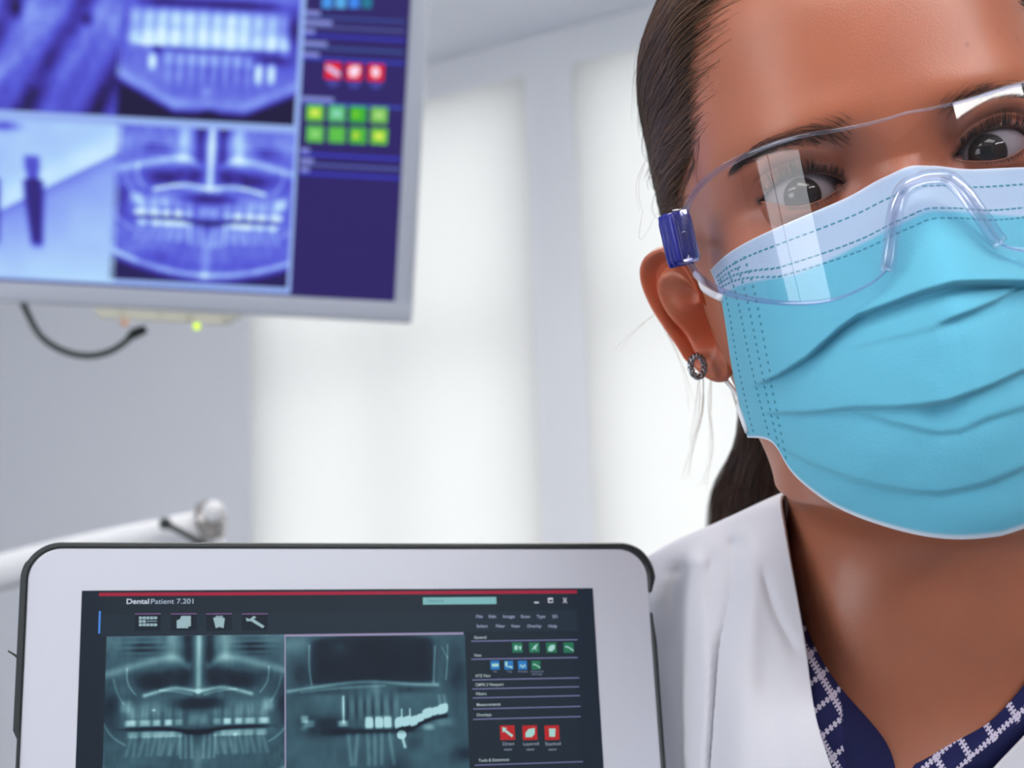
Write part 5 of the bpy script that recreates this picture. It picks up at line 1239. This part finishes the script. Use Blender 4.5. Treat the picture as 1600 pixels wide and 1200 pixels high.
CP[..., 2] += dc*1.6
M_coat = mat('coat_cotton', lin((208, 209, 219)), .8, spec=.25, bump=.12, bscale=2500, sheen=.1)
co = mesh_obj('lab_coat', c2w(CP.reshape(-1, 3)), gridfaces(280, 120).copy(), M_coat, person); co['label'] = 'white lab coat with an open collar'
sm = co.modifiers.new('thickness', 'SOLIDIFY'); sm.thickness = .0016; sm.offset = 0
# hem edge seam along the front of the coat
# blouse under the coat: inner edge lies on the skin
def on_skin(px, py, lift, dflt):
    h = hit(px, py); return (px, py, (depth_of(h)-lift) if h is not None else dflt)
inner_px = [(1405, 1420), (1405, 1300), (1400, 1215), (1386, 1166), (1358, 1128), (1322, 1088), (1292, 1048), (1266, 1000), (1246, 945), (1236, 890), (1228, 830), (1224, 780)]
outer_px = [(1330, 1430, .547), (1310, 1310, .545), (1272, 1210, .545), (1262, 1165, .546), (1252, 1120, .549), (1246, 1070, .556), (1240, 1020, .563), (1234, 975, .568), (1226, 920, .576), (1218, 870, .584), (1212, 815, .600), (1212, 778, .614)]
M_blouse = bpy.data.materials.new('navy_print_cotton'); M_blouse.use_nodes = True
def blouse_nodes():
    nt = M_blouse.node_tree; P = nt.nodes['Principled BSDF']; P.inputs['Roughness'].default_value = .75; P.inputs['Specular IOR Level'].default_value = .25
    N = nt.nodes.new; L = nt.links.new
    def m(op, a, b=None, c=None):
        n = N('ShaderNodeMath'); n.operation = op
        for i, v in enumerate((a, b, c)):
            if v is None: continue
            if isinstance(v, (int, float)): n.inputs[i].default_value = v
            else: L(v, n.inputs[i])
        return n.outputs[0]
    uv = N('ShaderNodeUVMap'); uv.uv_map = 'UVMap'; sp = N('ShaderNodeSeparateXYZ'); L(uv.outputs[0], sp.inputs[0]); x, y = sp.outputs[0], sp.outputs[1]
    # lattice of two diagonal families, each line a chain of small squares
    a = m('ADD', x, y); b = m('SUBTRACT', x, y)
    def chain(p, q):
        d = m('ABSOLUTE', m('SUBTRACT', m('FRACT', p), .5)); teeth = m('MULTIPLY', m('GREATER_THAN', m('FRACT', m('MULTIPLY', q, 6.0)), .42), .085)
        return m('LESS_THAN', d, m('ADD', teeth, .035))
    pat = m('MAXIMUM', chain(a, b), chain(b, a))
    nz = N('ShaderNodeTexNoise'); nz.inputs['Scale'].default_value = 1.3; L(uv.outputs[0], nz.inputs['Vector'])
    pat = m('MULTIPLY', pat, m('GREATER_THAN', nz.outputs['Fac'], .30))
    mx = N('ShaderNodeMix'); mx.data_type = 'RGBA'; mx.inputs['A'].default_value = (*lin((24, 28, 78)), 1); mx.inputs['B'].default_value = (*lin((196, 190, 214)), 1)
    L(pat, mx.inputs['Factor']); L(mx.outputs['Result'], P.inputs['Base Color'])
blouse_nodes()
M_navy = mat('navy_plain_and_shadow', lin((22, 26, 70)), .75, spec=.2, bump=.1, bscale=2000)
def sheet(name, inn, outp, plain, n=160, k=40, bulge=.004):
    net = [[on_skin(*a, .0022, b[2]), ((a[0]+b[0])/2, (a[1]+b[1])/2, None), b] for a, b in zip(inn, outp)]
    for r in net:
        r[1] = (r[1][0], r[1][1], min((r[0][2]+r[2][2])/2, r[0][2], r[2][2]+.004)-bulge)
    Pq = patch(net, n, k); X = c2w(Pq.reshape(-1, 3)); px_ = 800+F*Pq[..., 0]/-Pq[..., 2]; py_ = 600-F*Pq[..., 1]/-Pq[..., 2]
    uv = np.stack([px_.ravel()/54.0+py_.ravel()/200, py_.ravel()/64.0], 1)
    fc = gridfaces(n, k).copy(); cx_ = px_.ravel()[fc].mean(1); cy2 = py_.ravel()[fc].mean(1)
    o = mesh_obj(name, X, fc, None, person, uv=uv, mats=[M_blouse, M_navy], fmat=plain(cx_, cy2).astype(int)); q = o.modifiers.new('thickness', 'SOLIDIFY'); q.thickness = .0011; q.offset = 0
    return o
sheet('blouse', inner_px, outer_px, lambda x, y: (x > 1312+(y-1080)*.06) & (y > 1070))['label'] = 'navy blouse with a white chain print'
inner_r = [(1420, 1420), (1420, 1300), (1424, 1210), (1440, 1190), (1478, 1168), (1512, 1150), (1548, 1128), (1576, 1100), (1600, 1072), (1650, 1000), (1690, 920), (1706, 850), (1706, 790)]
outer_r = [(1490, 1430, .545), (1520, 1310, .545), (1570, 1225, .545), (1590, 1205, .546), (1610, 1185, .547), (1630, 1160, .548), (1655, 1135, .55), (1675, 1108, .552), (1690, 1075, .556), (1720, 1000, .565), (1740, 930, .575), (1745, 860, .59), (1735, 790, .61)]
sheet('blouse', inner_r, outer_r, lambda x, y: y > 1262-(x-1424)*.80)  # plain navy below the printed band paints the shadow next to the lapel
